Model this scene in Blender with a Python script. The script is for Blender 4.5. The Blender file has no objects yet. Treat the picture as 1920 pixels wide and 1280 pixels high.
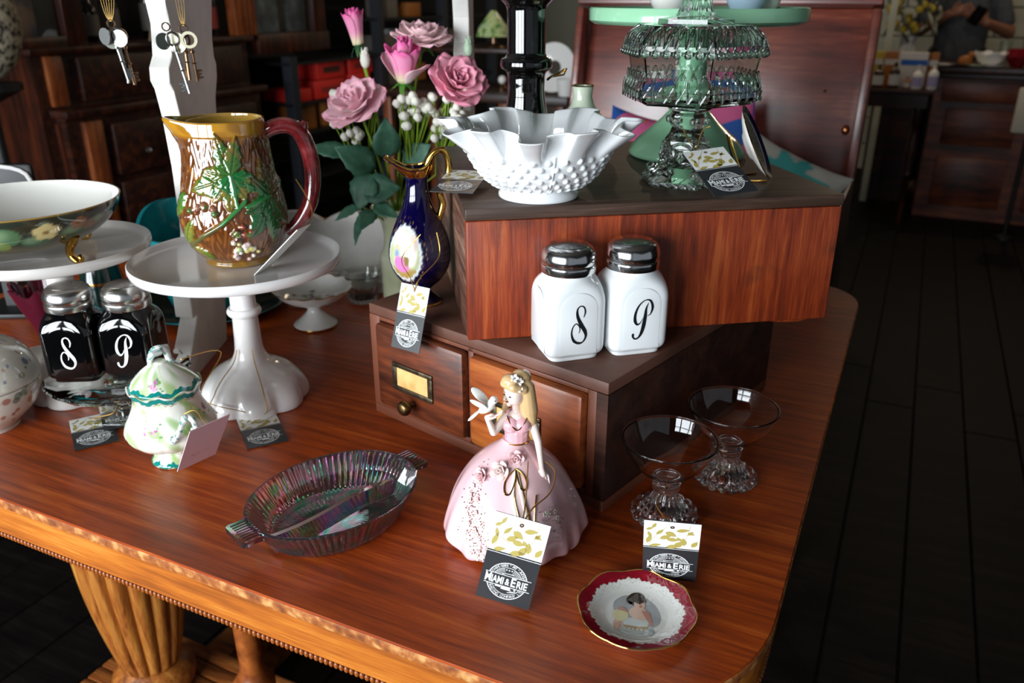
import bpy, bmesh, math, random
import numpy as np
from mathutils import Vector, Matrix, Euler
rnd = random.Random(7)
rng = np.random.default_rng(7)
PI = math.pi
SC = bpy.context.scene
COL = SC.collection

# ------------------------------------------------------------------ camera, world, lights, exposure
# metres; table top is z = 0, camera above the origin looking along +y
U = np.array([.9026, -.4305, 0.0]); V = np.array([.4305, .9026, 0.0])      # room axes: along the table front / into the shop
ROT = math.atan2(U[1], U[0])
FLOOR = -.84
def RW(u, v, z=0.0): return tuple(U * u + V * v + np.array([0, 0, z]))

cam_d = bpy.data.cameras.new('camera'); cam = bpy.data.objects.new('camera', cam_d); COL.objects.link(cam)
cam.location = (0, 0, .45); cam.rotation_euler = (math.radians(90 - 22.8), 0, 0)
cam_d.sensor_width = 36; cam_d.lens = 1550 / 1920 * 36
cam_d.clip_start = .02; cam_d.clip_end = 60
cam_d.dof.use_dof = True; cam_d.dof.focus_distance = .70; cam_d.dof.aperture_fstop = 8
SC.camera = cam

w = bpy.data.worlds.new('world'); SC.world = w; w.use_nodes = True
bg = w.node_tree.nodes['Background']; bg.inputs[0].default_value = (.80, .90, 1.0, 1); bg.inputs[1].default_value = .20

def area(name, loc, rot, sx, sy, power, col):
    d = bpy.data.lights.new(name, 'AREA'); d.shape = 'RECTANGLE'; d.size = sx; d.size_y = sy; d.energy = power; d.color = col
    o = bpy.data.objects.new(name, d); COL.objects.link(o); o.location = loc; o.rotation_euler = rot
    return o
WV = -1.75        # the shop window is behind and to the left of the camera
for uu, wd in ((-2.25, 1.0), (-1.15, 1.0), (-.30, .5)):
    area('window_light', RW(uu, WV, .42), (math.radians(90), 0, ROT), wd, 1.3, 56 * wd, (.88, .95, 1.0))
for lu, lv in ((-1.9, 3.9), (-1.2, 5.2), (.5, 4.9), (.6, 6.3)):  # ceiling lights; the pair near the counter is added to brighten the back
    d = bpy.data.lights.new('ceiling_fill_light', 'POINT'); d.energy = 9; d.color = (1, .80, .58); d.shadow_soft_size = .04
    o = bpy.data.objects.new('ceiling_fill_light', d); COL.objects.link(o); o.location = RW(lu, lv, 1.5)

SC.view_settings.view_transform = 'Standard'; SC.view_settings.look = 'None'
SC.view_settings.gamma = 1; SC.view_settings.use_curve_mapping = False
SC.view_settings.exposure = .50
SC.cycles.max_bounces = 14; SC.cycles.transmission_bounces = 14; SC.cycles.glossy_bounces = 6
SC.cycles.sample_clamp_indirect = 4.0

# ------------------------------------------------------------------ materials
def lin(c):
    if isinstance(c, str):
        c = [int(c[i:i + 2], 16) / 255 for i in (0, 2, 4)]
    return tuple((x / 12.92 if x <= .04045 else ((x + .055) / 1.055) ** 2.4) for x in c) + (1,)
MATS = {}
def mat(name, col, rough=.5, metal=0, trans=0, ior=1.5, coat=0, sss=0, film=0, spec=None, emit=0):
    m = bpy.data.materials.new(name); m.use_nodes = True; b = m.node_tree.nodes['Principled BSDF']
    b.inputs['Base Color'].default_value = lin(col); b.inputs['Roughness'].default_value = rough
    b.inputs['Metallic'].default_value = metal; b.inputs['Transmission Weight'].default_value = trans
    b.inputs['IOR'].default_value = ior; b.inputs['Coat Weight'].default_value = coat; b.inputs['Coat Roughness'].default_value = .04
    if sss: b.inputs['Subsurface Weight'].default_value = sss; b.inputs['Subsurface Radius'].default_value = (.004, .004, .004); b.inputs['Subsurface Scale'].default_value = 1
    if film: b.inputs['Thin Film Thickness'].default_value = film; b.inputs['Thin Film IOR'].default_value = 1.9
    if emit: b.inputs['Emission Color'].default_value = lin(col); b.inputs['Emission Strength'].default_value = emit
    MATS[name] = m
    return m
def nodes(m): return m.node_tree.nodes, m.node_tree.links, m.node_tree.nodes['Principled BSDF']
def ramp(n, stops):
    r = n.new('ShaderNodeValToRGB'); e = r.color_ramp.elements
    while len(e) < len(stops): e.new(.5)
    for k, (p, c) in enumerate(stops): e[k].position = p; e[k].color = lin(c)
    return r
def wood(name, stops, rough=.4, grain=(2, 40, 40), coat=0, bump=.15, rot=(0, 0, 0), fine=1.0, spots=0, seed=0.0):
    m = mat(name, '805030', rough, coat=coat); n, l, b = nodes(m)
    tc = n.new('ShaderNodeTexCoord'); mp = n.new('ShaderNodeMapping'); mp.inputs['Rotation'].default_value = rot
    mp.inputs['Location'].default_value = (seed, seed * .7, seed * 1.3)
    l.new(tc.outputs['Object'], mp.inputs[0])
    m1 = n.new('ShaderNodeMapping'); m1.inputs['Scale'].default_value = grain; l.new(mp.outputs[0], m1.inputs[0])
    t1 = n.new('ShaderNodeTexNoise'); t1.inputs['Scale'].default_value = 1; t1.inputs['Detail'].default_value = 6; t1.inputs['Roughness'].default_value = .62; t1.inputs['Distortion'].default_value = .4
    l.new(m1.outputs[0], t1.inputs[0])
    m2 = n.new('ShaderNodeMapping'); m2.inputs['Scale'].default_value = tuple(g * 6 for g in grain); l.new(mp.outputs[0], m2.inputs[0])
    t2 = n.new('ShaderNodeTexNoise'); t2.inputs['Scale'].default_value = 1; t2.inputs['Detail'].default_value = 3
    l.new(m2.outputs[0], t2.inputs[0])
    t3 = n.new('ShaderNodeTexNoise'); t3.inputs['Scale'].default_value = 7; t3.inputs['Detail'].default_value = 3; l.new(mp.outputs[0], t3.inputs[0])
    a = n.new('ShaderNodeMath'); a.operation = 'MULTIPLY_ADD'; a.inputs[1].default_value = .45 * fine; l.new(t2.outputs[0], a.inputs[0]); l.new(t1.outputs[0], a.inputs[2])
    c = n.new('ShaderNodeMath'); c.operation = 'MULTIPLY_ADD'; c.inputs[1].default_value = .5; l.new(t3.outputs[0], c.inputs[0]); l.new(a.outputs[0], c.inputs[2])
    mr = n.new('ShaderNodeMapRange'); mr.inputs[1].default_value = .55 + .22 * fine; mr.inputs[2].default_value = .95 + .23 * fine
    l.new(c.outputs[0], mr.inputs[0])
    r = ramp(n, stops); l.new(mr.outputs[0], r.inputs[0])
    out = r.outputs[0]
    if spots:
        t4 = n.new('ShaderNodeTexNoise'); t4.inputs['Scale'].default_value = 22; t4.inputs['Detail'].default_value = 4; l.new(mp.outputs[0], t4.inputs[0])
        rr = ramp(n, [(.58, '000000'), (.72, 'FFFFFF')]); l.new(t4.outputs[0], rr.inputs[0])
        mx = n.new('ShaderNodeMix'); mx.data_type = 'RGBA'; mx.inputs['B'].default_value = lin('2a1a12'); 
        mm = n.new('ShaderNodeMath'); mm.operation = 'MULTIPLY'; mm.inputs[1].default_value = spots; l.new(rr.outputs[0], mm.inputs[0])
        l.new(mm.outputs[0], mx.inputs['Factor']); l.new(out, mx.inputs['A']); out = mx.outputs['Result']
    l.new(out, b.inputs['Base Color'])
    bp = n.new('ShaderNodeBump'); bp.inputs['Strength'].default_value = bump; bp.inputs['Distance'].default_value = .001
    l.new(a.outputs[0], bp.inputs['Height']); l.new(bp.outputs[0], b.inputs['Normal'])
    return m
def noisy(name, stops, scale=20, rough=.4, coat=0, bump=0, metal=0, detail=4, bscale=None, trans=0):
    m = mat(name, '808080', rough, metal, coat=coat, trans=trans); n, l, b = nodes(m)
    tc = n.new('ShaderNodeTexCoord'); t = n.new('ShaderNodeTexNoise'); t.inputs['Scale'].default_value = scale; t.inputs['Detail'].default_value = detail
    l.new(tc.outputs['Object'], t.inputs[0]); r = ramp(n, stops); l.new(t.outputs[0], r.inputs[0]); l.new(r.outputs[0], b.inputs['Base Color'])
    if bump:
        bp = n.new('ShaderNodeBump'); bp.inputs['Strength'].default_value = bump; bp.inputs['Distance'].default_value = .001
        l.new(t.outputs[0], bp.inputs['Height']); l.new(bp.outputs[0], b.inputs['Normal'])
    return m
def painted(name, rough=.1, coat=.5, sss=0):
    m = mat(name, 'ffffff', rough, coat=coat, sss=sss); n, l, b = nodes(m)
    a = n.new('ShaderNodeAttribute'); a.attribute_name = 'Col'; l.new(a.outputs['Color'], b.inputs['Base Color'])
    return m

M_table = wood('oak_tabletop', [(0, '78300d'), (.35, '93390d'), (.65, 'a84510'), (1, 'bb5a1c')], rough=.33, grain=(5, 120, 120), bump=.10, coat=0)
M_apron = wood('oak_apron', [(0, '8a4818'), (.4, 'aa5c1c'), (.7, 'b86a22'), (1, 'c67c30')], rough=.38, grain=(5, 110, 110), bump=.12)
M_worn = noisy('worn_edge', [(.3, '6b3414'), (.5, 'a05a24'), (.68, 'd09a5c')], 90, .65, bump=.4)
M_bead = noisy('bead_oak', [(.3, '6a3112'), (.7, 'a55a26')], 60, .3)
M_reed = wood('oak_reeds', [(0, '5a2c0f'), (.4, '9a5720'), (1, 'c08038')], rough=.4, grain=(50, 50, 3))
M_stretch = wood('oak_stretcher', [(0, '4d240d'), (.5, '8a4c1f'), (1, 'b0743a')], rough=.4, grain=(4, 50, 50))
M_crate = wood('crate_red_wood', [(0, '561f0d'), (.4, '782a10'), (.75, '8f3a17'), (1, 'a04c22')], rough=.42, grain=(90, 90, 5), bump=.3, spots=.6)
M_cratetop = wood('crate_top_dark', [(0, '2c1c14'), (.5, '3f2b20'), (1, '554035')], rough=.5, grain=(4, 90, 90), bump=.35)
M_box = noisy('brown_painted_box', [(.3, '5c2f1d'), (.7, '7d4630')], 9, .5, bump=.08)
M_boxtop = noisy('dusty_brown_top', [(.3, '4a2a1c'), (.7, '70483a')], 14, .55, bump=.1)
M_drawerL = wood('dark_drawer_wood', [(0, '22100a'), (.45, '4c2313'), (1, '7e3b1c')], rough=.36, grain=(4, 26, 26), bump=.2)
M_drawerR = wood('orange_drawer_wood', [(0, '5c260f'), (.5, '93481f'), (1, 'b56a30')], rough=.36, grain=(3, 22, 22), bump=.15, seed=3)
M_seal = noisy('aged_drawer_card', [(.35, 'c8914e'), (.65, 'e6b878')], 40, .7)
M_brass = noisy('old_brass', [(.3, '3c3428'), (.7, '6e6450')], 120, .4, metal=.9)
M_knob = mat('brass_knob', '6e5a3a', .34, 1)
M_white = mat('white_milk_glass', 'eceff0', .12, coat=.6, sss=.0)
M_ivory = mat('white_porcelain', 'efebe6', .14, coat=.5)
M_marb = mat('white_cake_stand', 'e9e6e4', .16, coat=.5)
M_marb2 = mat('grey_white_cake_stand', 'd3cec9', .2, coat=.4)
M_black = mat('black_glass', '060607', .05, coat=.6)
M_chrome = mat('chrome_lid', 'c9c9c9', .16, 1)
M_chrome2 = mat('steel_lid', 'c2c0bc', .24, 1)
M_inkb = mat('black_lettering', '17191c', .3)
M_inkw = mat('white_lettering', 'eef0f0', .4)
M_glass = mat('clear_glass', 'ffffff', .0, trans=1, ior=1.47)
M_pglass = mat('pressed_glass', 'f4fbf7', .01, trans=1, ior=1.5)
M_carn = mat('carnival_glass', '958d95', .02, trans=.95, ior=1.6, film=420)
n_, l_, b_ = nodes(M_carn); tc = n_.new('ShaderNodeTexCoord'); tn = n_.new('ShaderNodeTexNoise'); tn.inputs['Scale'].default_value = 22; l_.new(tc.outputs['Object'], tn.inputs[0])
mr = n_.new('ShaderNodeMapRange'); mr.inputs[1].default_value = .3; mr.inputs[2].default_value = .7; mr.inputs[3].default_value = 260; mr.inputs[4].default_value = 640; l_.new(tn.outputs[0], mr.inputs[0]); l_.new(mr.outputs[0], b_.inputs['Thin Film Thickness'])
b_.inputs['Thin Film IOR'].default_value = 2.3
M_ruby = mat('pink_ruby_glass', '6a1c34', .05, trans=.6)
M_jade = mat('jadeite_glass', '93c7a2', .16, coat=.4, sss=.1)
M_celadon = noisy('celadon_glaze', [(.3, 'b9c19a'), (.55, 'ced4b4'), (.75, 'e2e4d0')], 22, .22, coat=.4)
M_celadon2 = mat('pale_green_glaze', 'c9d3bd', .2, coat=.4)
M_cobalt = mat('cobalt_glaze', '0a0630', .05, coat=.8)
M_gold = mat('gold_gilding', 'c79a4c', .16, 1)
M_cord = mat('gold_cord', 'b98f45', .35, .8)
M_teal = noisy('teal_glaze', [(.3, '045055'), (.6, '0b7a80'), (.8, '169aa0')], 16, .18, coat=.4)
M_dkgreen = mat('dark_green_glaze', '06211d', .15, coat=.4)
M_card = mat('grey_card', '2a2c2f', .36)
M_cardb = mat('white_card', 'f2f2ee', .5)
M_leafpr = mat('gold_leaf_print', 'b3a254', .5)
M_pink = mat('pink_card', 'd7b5bd', .6)
M_stand = noisy('white_painted_wood', [(.3, 'dedbd5'), (.7, 'efece6')], 30, .5)
M_stand2 = noisy('offwhite_painted_wood', [(.3, 'cfcac4'), (.7, 'e6e2dc')], 30, .5)
M_floor = wood('dark_floor_boards', [(0, '060404'), (.5, '0d0908'), (1, '181210')], rough=.6, grain=(2, 30, 30), bump=.2)
M_floor.node_tree.nodes['Principled BSDF'].inputs['Specular IOR Level'].default_value = .12
M_gap = mat('board_gap', '050403', .8)
M_dark = wood('dark_mahogany', [(0, '120705'), (.5, '2a110a'), (1, '46200f')], rough=.4, grain=(2, 30, 30))
M_dark2 = wood('dark_mahogany_upright', [(0, '150804'), (.5, '2f1208'), (1, '4e210e')], rough=.38, grain=(30, 30, 2))
M_orange = wood('orange_oak_and_lit_edge', [(0, '4a200d'), (.5, '7a3a18'), (1, '985526')], rough=.4, grain=(40, 40, 4))
M_shelfblk = mat('black_shelf', '0c0b0d', .5)
M_post = mat('grey_metal_post', '26282e', .4)
M_counter = wood('counter_wood', [(0, '2a0f08'), (.5, '5e2814'), (1, '824424')], rough=.4, grain=(2, 24, 24))
M_trunk = wood('trunk_lid_wood', [(0, '5a2114'), (.4, '7a3020'), (.75, '8f3f2b'), (1, 'a85a38')], rough=.32, grain=(3, 26, 26), bump=.05, seed=5)
M_trunk.node_tree.nodes['Principled BSDF'].inputs['IOR'].default_value = 2.0
M_trunkdk = wood('trunk_side_wood', [(0, '120a07'), (.5, '2a1913'), (1, '4a3026')], rough=.45, grain=(2, 24, 24))
M_copper = mat('copper_stud', 'c07a4c', .25, 1)
M_wall = noisy('painted_block_wall', [(.3, '8f8f80'), (.7, 'a6a594')], 6, .8)
M_mort = mat('mortar', '77776a', .9)
M_wallL = mat('dark_left_wall', '1b1a18', .8)
M_ceil = mat('dark_ceiling', '55504a', .9)
M_green = noisy('rose_leaf', [(.3, '2f5c48'), (.6, '46785f'), (.85, '6f9f84')], 60, .5, bump=.2)
M_green2 = mat('sepal_green', '4f8a2e', .5)
M_stem = mat('stem_green', '86a52e', .5)
M_bud = mat('pale_bud', '9fb49a', .5)
M_floret = mat('floret_white', 'ece9dc', .7)
M_rose = painted('rose_petals', .55, 0)
M_paint = painted('painted_glaze', .08, .6)
M_pitch = painted('majolica_glaze', .07, .9)
M_hair = mat('blond_hair_glaze', 'd9b482', .12, coat=.6)
M_skin = mat('figurine_skin_glaze', 'f3dcd2', .12, coat=.6)
M_dress = painted('pink_dress_glaze', .1, .7)
M_dove = mat('white_dove_glaze', 'f1eee8', .12, coat=.5)
M_face = mat('face_paint_dark', '3a2a22', .3)
M_lips = mat('face_paint_red', 'b03038', .3)
M_maroon = noisy('maroon_glaze', [(.3, '3a0d10'), (.55, '6b1c1e'), (.8, '96484a')], 60, .08, coat=.9)
M_silver = mat('antique_silver', '9a9a98', .3, 1)
M_bronze = mat('bronze_key', '8a6a50', .35, 1)
M_chain = mat('brass_chain', '6a5430', .35, 1)
M_pendant = mat('ivory_disc', 'd6cfb2', .3)
M_red = mat('red_box_card', 'd4281e', .5)
M_amber = mat('amber_box_card', '9a5c20', .5)
M_paper = mat('pale_label', 'c9c6c4', .6)
M_lav = mat('lavender_label', 'a9a0c8', .6)
M_bottle = mat('dark_bottle_glass', '0d0a0a', .06, coat=.5)
M_brownb = mat('amber_bottle_glass', '3a1e0a', .08, coat=.5)
M_tee = noisy('grey_tshirt', [(.3, '3a3c40'), (.7, '4a4c50')], 60, .9)
M_body = mat('person_skin', '8a5a44', .5)
M_phone = mat('black_phone', '0a0a0c', .2)
M_blue = mat('pattern_blue', '1f5fb8', .6); M_hot = mat('pattern_pink', 'e0588c', .6); M_coral = mat('pattern_coral', 'd96a4a', .6); M_purp = mat('pattern_purple', '7a4aa0', .6)
M_cream = mat('cream_cloth', 'd6cdbb', .9); M_aqua = mat('aqua_print', '4fb8b0', .9)
M_yellow = mat('yellow_flower', 'b39a2c', .7)

# ------------------------------------------------------------------ mesh helpers
def A(x): return np.array(x, float)
def cr(pts, k=6, closed=False):
    P = A(pts); n = len(P); out = []
    for i in range(n if closed else n - 1):
        if closed: p0, p1, p2, p3 = P[(i - 1) % n], P[i], P[(i + 1) % n], P[(i + 2) % n]
        else: p0, p1, p2, p3 = P[max(i - 1, 0)], P[i], P[i + 1], P[min(i + 2, n - 1)]
        for j in range(k):
            t = j / k
            out.append(.5 * ((2 * p1) + (p2 - p0) * t + (2 * p0 - 5 * p1 + 4 * p2 - p3) * t * t + (3 * p1 - p0 - 3 * p2 + p3) * t ** 3))
    if not closed: out.append(P[-1])
    return np.array(out)
def join(*ms):
    v = []; f = []
    for m in ms:
        o = len(v); v += [tuple(p) for p in m[0]]; f += [tuple(i + o for i in q) for q in m[1]]
    return v, f
def xf(m, M): 
    M = Matrix(M); return [tuple(M @ Vector(p)) for p in m[0]], m[1]
def mv(m, d): return [(p[0] + d[0], p[1] + d[1], p[2] + d[2]) for p in m[0]], m[1]
def TR(loc=(0, 0, 0), rot=(0, 0, 0), sc=(1, 1, 1)):
    return Matrix.Translation(loc) @ Euler(rot).to_matrix().to_4x4() @ Matrix.Diagonal((*sc, 1))
def lathe(prof, n=64, mod=None, cap=(True, True), closed=False):
    v = []; f = []; m = len(prof)
    for i, (r, z) in enumerate(prof):
        for k in range(n):
            t = 2 * PI * k / n; x, y, zz = r * math.cos(t), r * math.sin(t), z
            if mod: x, y, zz = mod(t, i / (m - 1), r, z)
            v.append((x, y, zz))
    for i in range(m if closed else m - 1):
        j = (i + 1) % m
        for k in range(n):
            a, b = i * n + k, i * n + (k + 1) % n
            f.append((a, b, j * n + (k + 1) % n, j * n + k))
    if not closed:
        if cap[0]: f.append(tuple(range(n - 1, -1, -1)))
        if cap[1]: f.append(tuple((m - 1) * n + k for k in range(n)))
    return v, f
def shell(prof, th):
    """closed profile: outer prof followed by an inner offset, for walls with a thickness"""
    P = A(prof); T = np.gradient(P, axis=0); N = np.stack([-T[:, 1], T[:, 0]], 1); N /= np.linalg.norm(N, axis=1)[:, None] + 1e-9
    I = P + N * th; I[:, 0] = np.maximum(I[:, 0], 1e-4)
    return [tuple(p) for p in P] + [tuple(p) for p in I[::-1]]
def tube(pts, r, n=8, closed=False, caps=True, flat=1.0):
    P = A(pts); m = len(P); R = np.full(m, r) if np.isscalar(r) else np.interp(np.linspace(0, 1, m), np.linspace(0, 1, len(r)), r)
    if closed: T = np.roll(P, -1, 0) - np.roll(P, 1, 0)
    else: T = np.gradient(P, axis=0)
    T /= np.linalg.norm(T, axis=1)[:, None] + 1e-12
    up = A((0, 0, 1)) if abs(T[0][2]) < .9 else A((1, 0, 0))
    v = []; f = []; a = np.cross(up, T[0]); a /= np.linalg.norm(a)
    for i in range(m):
        a = a - T[i] * (a @ T[i]); a /= np.linalg.norm(a) + 1e-12; b = np.cross(T[i], a)
        for k in range(n):
            t = 2 * PI * k / n; v.append(tuple(P[i] + R[i] * (a * math.cos(t) + b * math.sin(t) * flat)))
    for i in range(m if closed else m - 1):
        j = (i + 1) % m
        for k in range(n): f.append((i * n + k, i * n + (k + 1) % n, j * n + (k + 1) % n, j * n + k))
    if caps and not closed: f.append(tuple(range(n - 1, -1, -1))); f.append(tuple((m - 1) * n + k for k in range(n)))
    return v, f
def box(c, s, bev=0, seg=2):
    bm = bmesh.new(); bmesh.ops.create_cube(bm, size=1)
    for q in bm.verts: q.co = Vector((c[0] + q.co.x * s[0], c[1] + q.co.y * s[1], c[2] + q.co.z * s[2]))
    if bev: bmesh.ops.bevel(bm, geom=bm.edges[:], offset=bev, segments=seg, profile=.5, affect='EDGES')
    bm.verts.index_update(); r = [tuple(q.co) for q in bm.verts], [tuple(x.index for x in q.verts) for q in bm.faces]; bm.free(); return r
def bx(x0, x1, y0, y1, z0, z1, bev=0): return box(((x0 + x1) / 2, (y0 + y1) / 2, (z0 + z1) / 2), (x1 - x0, y1 - y0, z1 - z0), bev)
def ball(c, r, n=10):
    r = (r, r, r) if np.isscalar(r) else r
    prof = [(max(math.sin(PI * i / n), 1e-4), -math.cos(PI * i / n)) for i in range(n + 1)]
    v, f = lathe(prof, n * 2)
    return [(c[0] + p[0] * r[0], c[1] + p[1] * r[1], c[2] + p[2] * r[2]) for p in v], f
def prism(outl, z0, z1):
    n = len(outl); v = [(p[0], p[1], z0) for p in outl] + [(p[0], p[1], z1) for p in outl]
    f = [tuple(range(n - 1, -1, -1)), tuple(range(n, 2 * n))] + [(k, (k + 1) % n, n + (k + 1) % n, n + k) for k in range(n)]
    return v, f
def ribbon(pts, wid, k=8, z=0.0):
    P = cr(pts, k); W = np.interp(np.linspace(0, 1, len(P)), np.linspace(0, 1, len(wid)), wid)
    T = np.gradient(P, axis=0); T /= np.linalg.norm(T, axis=1)[:, None] + 1e-9; N = np.stack([-T[:, 1], T[:, 0]], 1)
    L = P + N * W[:, None] / 2; R = P - N * W[:, None] / 2; n = len(P)
    return [(p[0], p[1], z) for p in L] + [(p[0], p[1], z) for p in R], [(n + i, n + i + 1, i + 1, i) for i in range(n - 1)]
def leaf2(c, l, wd, ang, z=0.0):
    pts = []
    for i in range(7): t = i / 6; pts.append((t * l, wd * math.sin(PI * t ** .8) / 2))
    for i in range(5, 0, -1): t = i / 6; pts.append((t * l, -wd * math.sin(PI * t ** .8) / 2))
    ca, sa = math.cos(ang), math.sin(ang)
    v = [(c[0] + x * ca - y * sa, c[1] + x * sa + y * ca, z) for x, y in pts]
    return v, [tuple(range(len(v)))]
def disc(c, r0, r1, z=0, n=48):
    if r0 <= 0: return [(c[0] + r1 * math.cos(2 * PI * k / n), c[1] + r1 * math.sin(2 * PI * k / n), z) for k in range(n)], [tuple(range(n))]
    v = []
    for r in (r0, r1): v += [(c[0] + r * math.cos(2 * PI * k / n), c[1] + r * math.sin(2 * PI * k / n), z) for k in range(n)]
    return v, [(k, n + k, n + (k + 1) % n, (k + 1) % n) for k in range(n)][::1]
def smoothstep(a, b, x): t = np.clip((np.asarray(x, float) - a) / (b - a), 0, 1); return t * t * (3 - 2 * t)

def tag(o, label=None, cat=None, group=None, kind=None):
    if label: o['label'] = label
    if cat: o['category'] = cat
    if group: o['group'] = group
    if kind: o['kind'] = kind
    return o
def obj(name, m, material, parent=None, smooth=True, ang=38, loc=None, rot=None, cols=None):
    if isinstance(m, bpy.types.Mesh): me = m
    else:
        me = bpy.data.meshes.new(name); me.from_pydata([tuple(p) for p in m[0]], [], [tuple(q) for q in m[1]]); me.validate()
        if cols is not None:
            at = me.color_attributes.new('Col', 'FLOAT_COLOR', 'POINT'); c = np.ones((len(me.vertices), 4)); c[:, :3] = np.asarray(cols)[:len(me.vertices), :3]
            at.data.foreach_set('color', c.ravel())
        if smooth:
            me.polygons.foreach_set('use_smooth', [True] * len(me.polygons)); me.set_sharp_from_angle(angle=math.radians(ang))
        me.materials.append(material)
    o = bpy.data.objects.new(name, me); COL.objects.link(o)
    if parent: o.parent = parent
    if loc: o.location = loc
    if rot: o.rotation_euler = rot
    return o
def empty(name, label, cat, loc=(0, 0, 0), rz=0, group=None, rot=None):
    o = bpy.data.objects.new(name, None); o.empty_display_size = .02; COL.objects.link(o); o.location = loc; o.rotation_euler = rot or (0, 0, rz)
    return tag(o, label, cat, group)
def struct(name, m, material, parent=None, **k):
    o = obj(name, m, material, parent, **k)
    if not parent: o['kind'] = 'structure'
    return o
def dup(root, loc, rz=None, label=None, group=None):
    r = root.copy(); COL.objects.link(r); r.location = loc
    if rz is not None: r.rotation_euler = (0, 0, rz)
    if label: r['label'] = label
    if group: r['group'] = group
    for ch in list(root.children):
        c = ch.copy(); COL.objects.link(c); c.parent = r
        for g in list(ch.children):
            d = g.copy(); COL.objects.link(d); d.parent = c
    return r
def fused(name, m, material, parent, voxel, smooth=4):
    """overlapping closed pieces fused into one continuous skin (voxel remesh, then relaxed)"""
    o = obj(name, m, material, parent)
    a = o.modifiers.new('r', 'REMESH'); a.mode = 'VOXEL'; a.voxel_size = voxel; a.use_smooth_shade = True
    s = o.modifiers.new('s', 'SMOOTH'); s.iterations = smooth; s.factor = .5
    dg = bpy.context.evaluated_depsgraph_get(); me = bpy.data.meshes.new_from_object(o.evaluated_get(dg))
    o.modifiers.clear(); o.data = me; me.materials.clear(); me.materials.append(material)
    me.polygons.foreach_set('use_smooth', [True] * len(me.polygons))
    return o
def text_mesh(s, size, sx=1.0, align='CENTER'):
    c = bpy.data.curves.new('t', 'FONT'); c.body = s; c.size = size; c.align_x = align; c.resolution_u = 2
    o = bpy.data.objects.new('t', c); COL.objects.link(o); dg = bpy.context.evaluated_depsgraph_get()
    me = bpy.data.meshes.new_from_object(o.evaluated_get(dg)); bpy.data.objects.remove(o)
    r = [(p.co.x * sx, p.co.y, 0) for p in me.vertices], [tuple(q.vertices) for q in me.polygons]
    bpy.data.meshes.remove(me); return r

# ------------------------------------------------------------------ the room
fl = struct('floor', xf(bx(-4.2, 4.2, -2.2, 8.0, FLOOR - .06, FLOOR - .012), Matrix.Rotation(ROT, 4, 'Z')), M_gap, smooth=False)
pl_me = None
for i in range(56):
    for j in range(4):
        if pl_me is None:
            p0 = obj('floor_board', box((0, 0, 0), (.146, 2.545, .012), .002, 1), M_floor, fl, ang=30); pl_me = p0.data; p = p0
        else: p = obj('floor_board', pl_me, None, fl)
        p.location = RW(-4.12 + i * .15, -.9 + j * 2.55 + (i * 7 % 5) * .1 - .2, FLOOR - .006 + .0006 * (i * 5 % 3)); p.rotation_euler = (0, 0, ROT)
struct('wall_left', xf(bx(-3.45, -3.35, -2.2, 8, FLOOR, 2.0), Matrix.Rotation(ROT, 4, 'Z')), M_wallL, smooth=False)
struct('wall_right', xf(bx(4.2, 4.3, 1.5, 8, FLOOR, 2.0), Matrix.Rotation(ROT, 4, 'Z')), M_wallL, smooth=False)
struct('ceiling', xf(bx(-3.4, 4.2, -2.2, 8, 2.0, 2.06), Matrix.Rotation(ROT, 4, 'Z')), M_ceil, smooth=False)
wf = struct('wall_far', xf(bx(-3.4, 4.2, 7.2, 7.3, FLOOR, 2.0), Matrix.Rotation(ROT, 4, 'Z')), M_mort, smooth=False)
blk = None
for r in range(12):
    for c in range(14):
        if blk is None: b = obj('block', box((0, 0, 0), (.392, .03, .192), .006, 1), M_wall, wf); blk = b.data
        else: b = obj('block', blk, None, wf)
        b.location = RW(-2.4 + c * .4 + (r % 2) * .2, 7.19, FLOOR + .1 + r * .2); b.rotation_euler = (0, 0, ROT)
# shop window behind the camera (frame only, the two panes are the daylight)
wm = join(bx(-2.85, -2.75, -1.74, -1.66, -.25, 1.2), bx(-.65, -.55, -1.74, -1.66, -.25, 1.2), bx(-1.75, -1.65, -1.74, -1.66, -.25, 1.2),
          bx(-2.85, -.55, -1.74, -1.66, -.25, -.14), bx(-2.85, -.0, -1.74, -1.66, 1.08, 1.2), bx(-2.75, -.05, -1.72, -1.68, .62, .67), bx(-.05, .0, -1.74, -1.66, -.25, 1.2), bx(-.55, -.0, -1.74, -1.66, -.25, -.2))
struct('window_1', xf(wm, Matrix.Rotation(ROT, 4, 'Z')), M_shelfblk, smooth=False)
rear = join(bx(-3.35, -2.85, -1.86, -1.76, FLOOR, 2.0), bx(-.55, .6, -1.86, -1.76, FLOOR, 2.0), bx(-2.85, -.55, -1.86, -1.76, FLOOR, -.25), bx(-2.85, -.55, -1.86, -1.76, 1.2, 2.0))
struct('wall_rear', xf(rear, Matrix.Rotation(ROT, 4, 'Z')), M_wallL, smooth=False)

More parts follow.
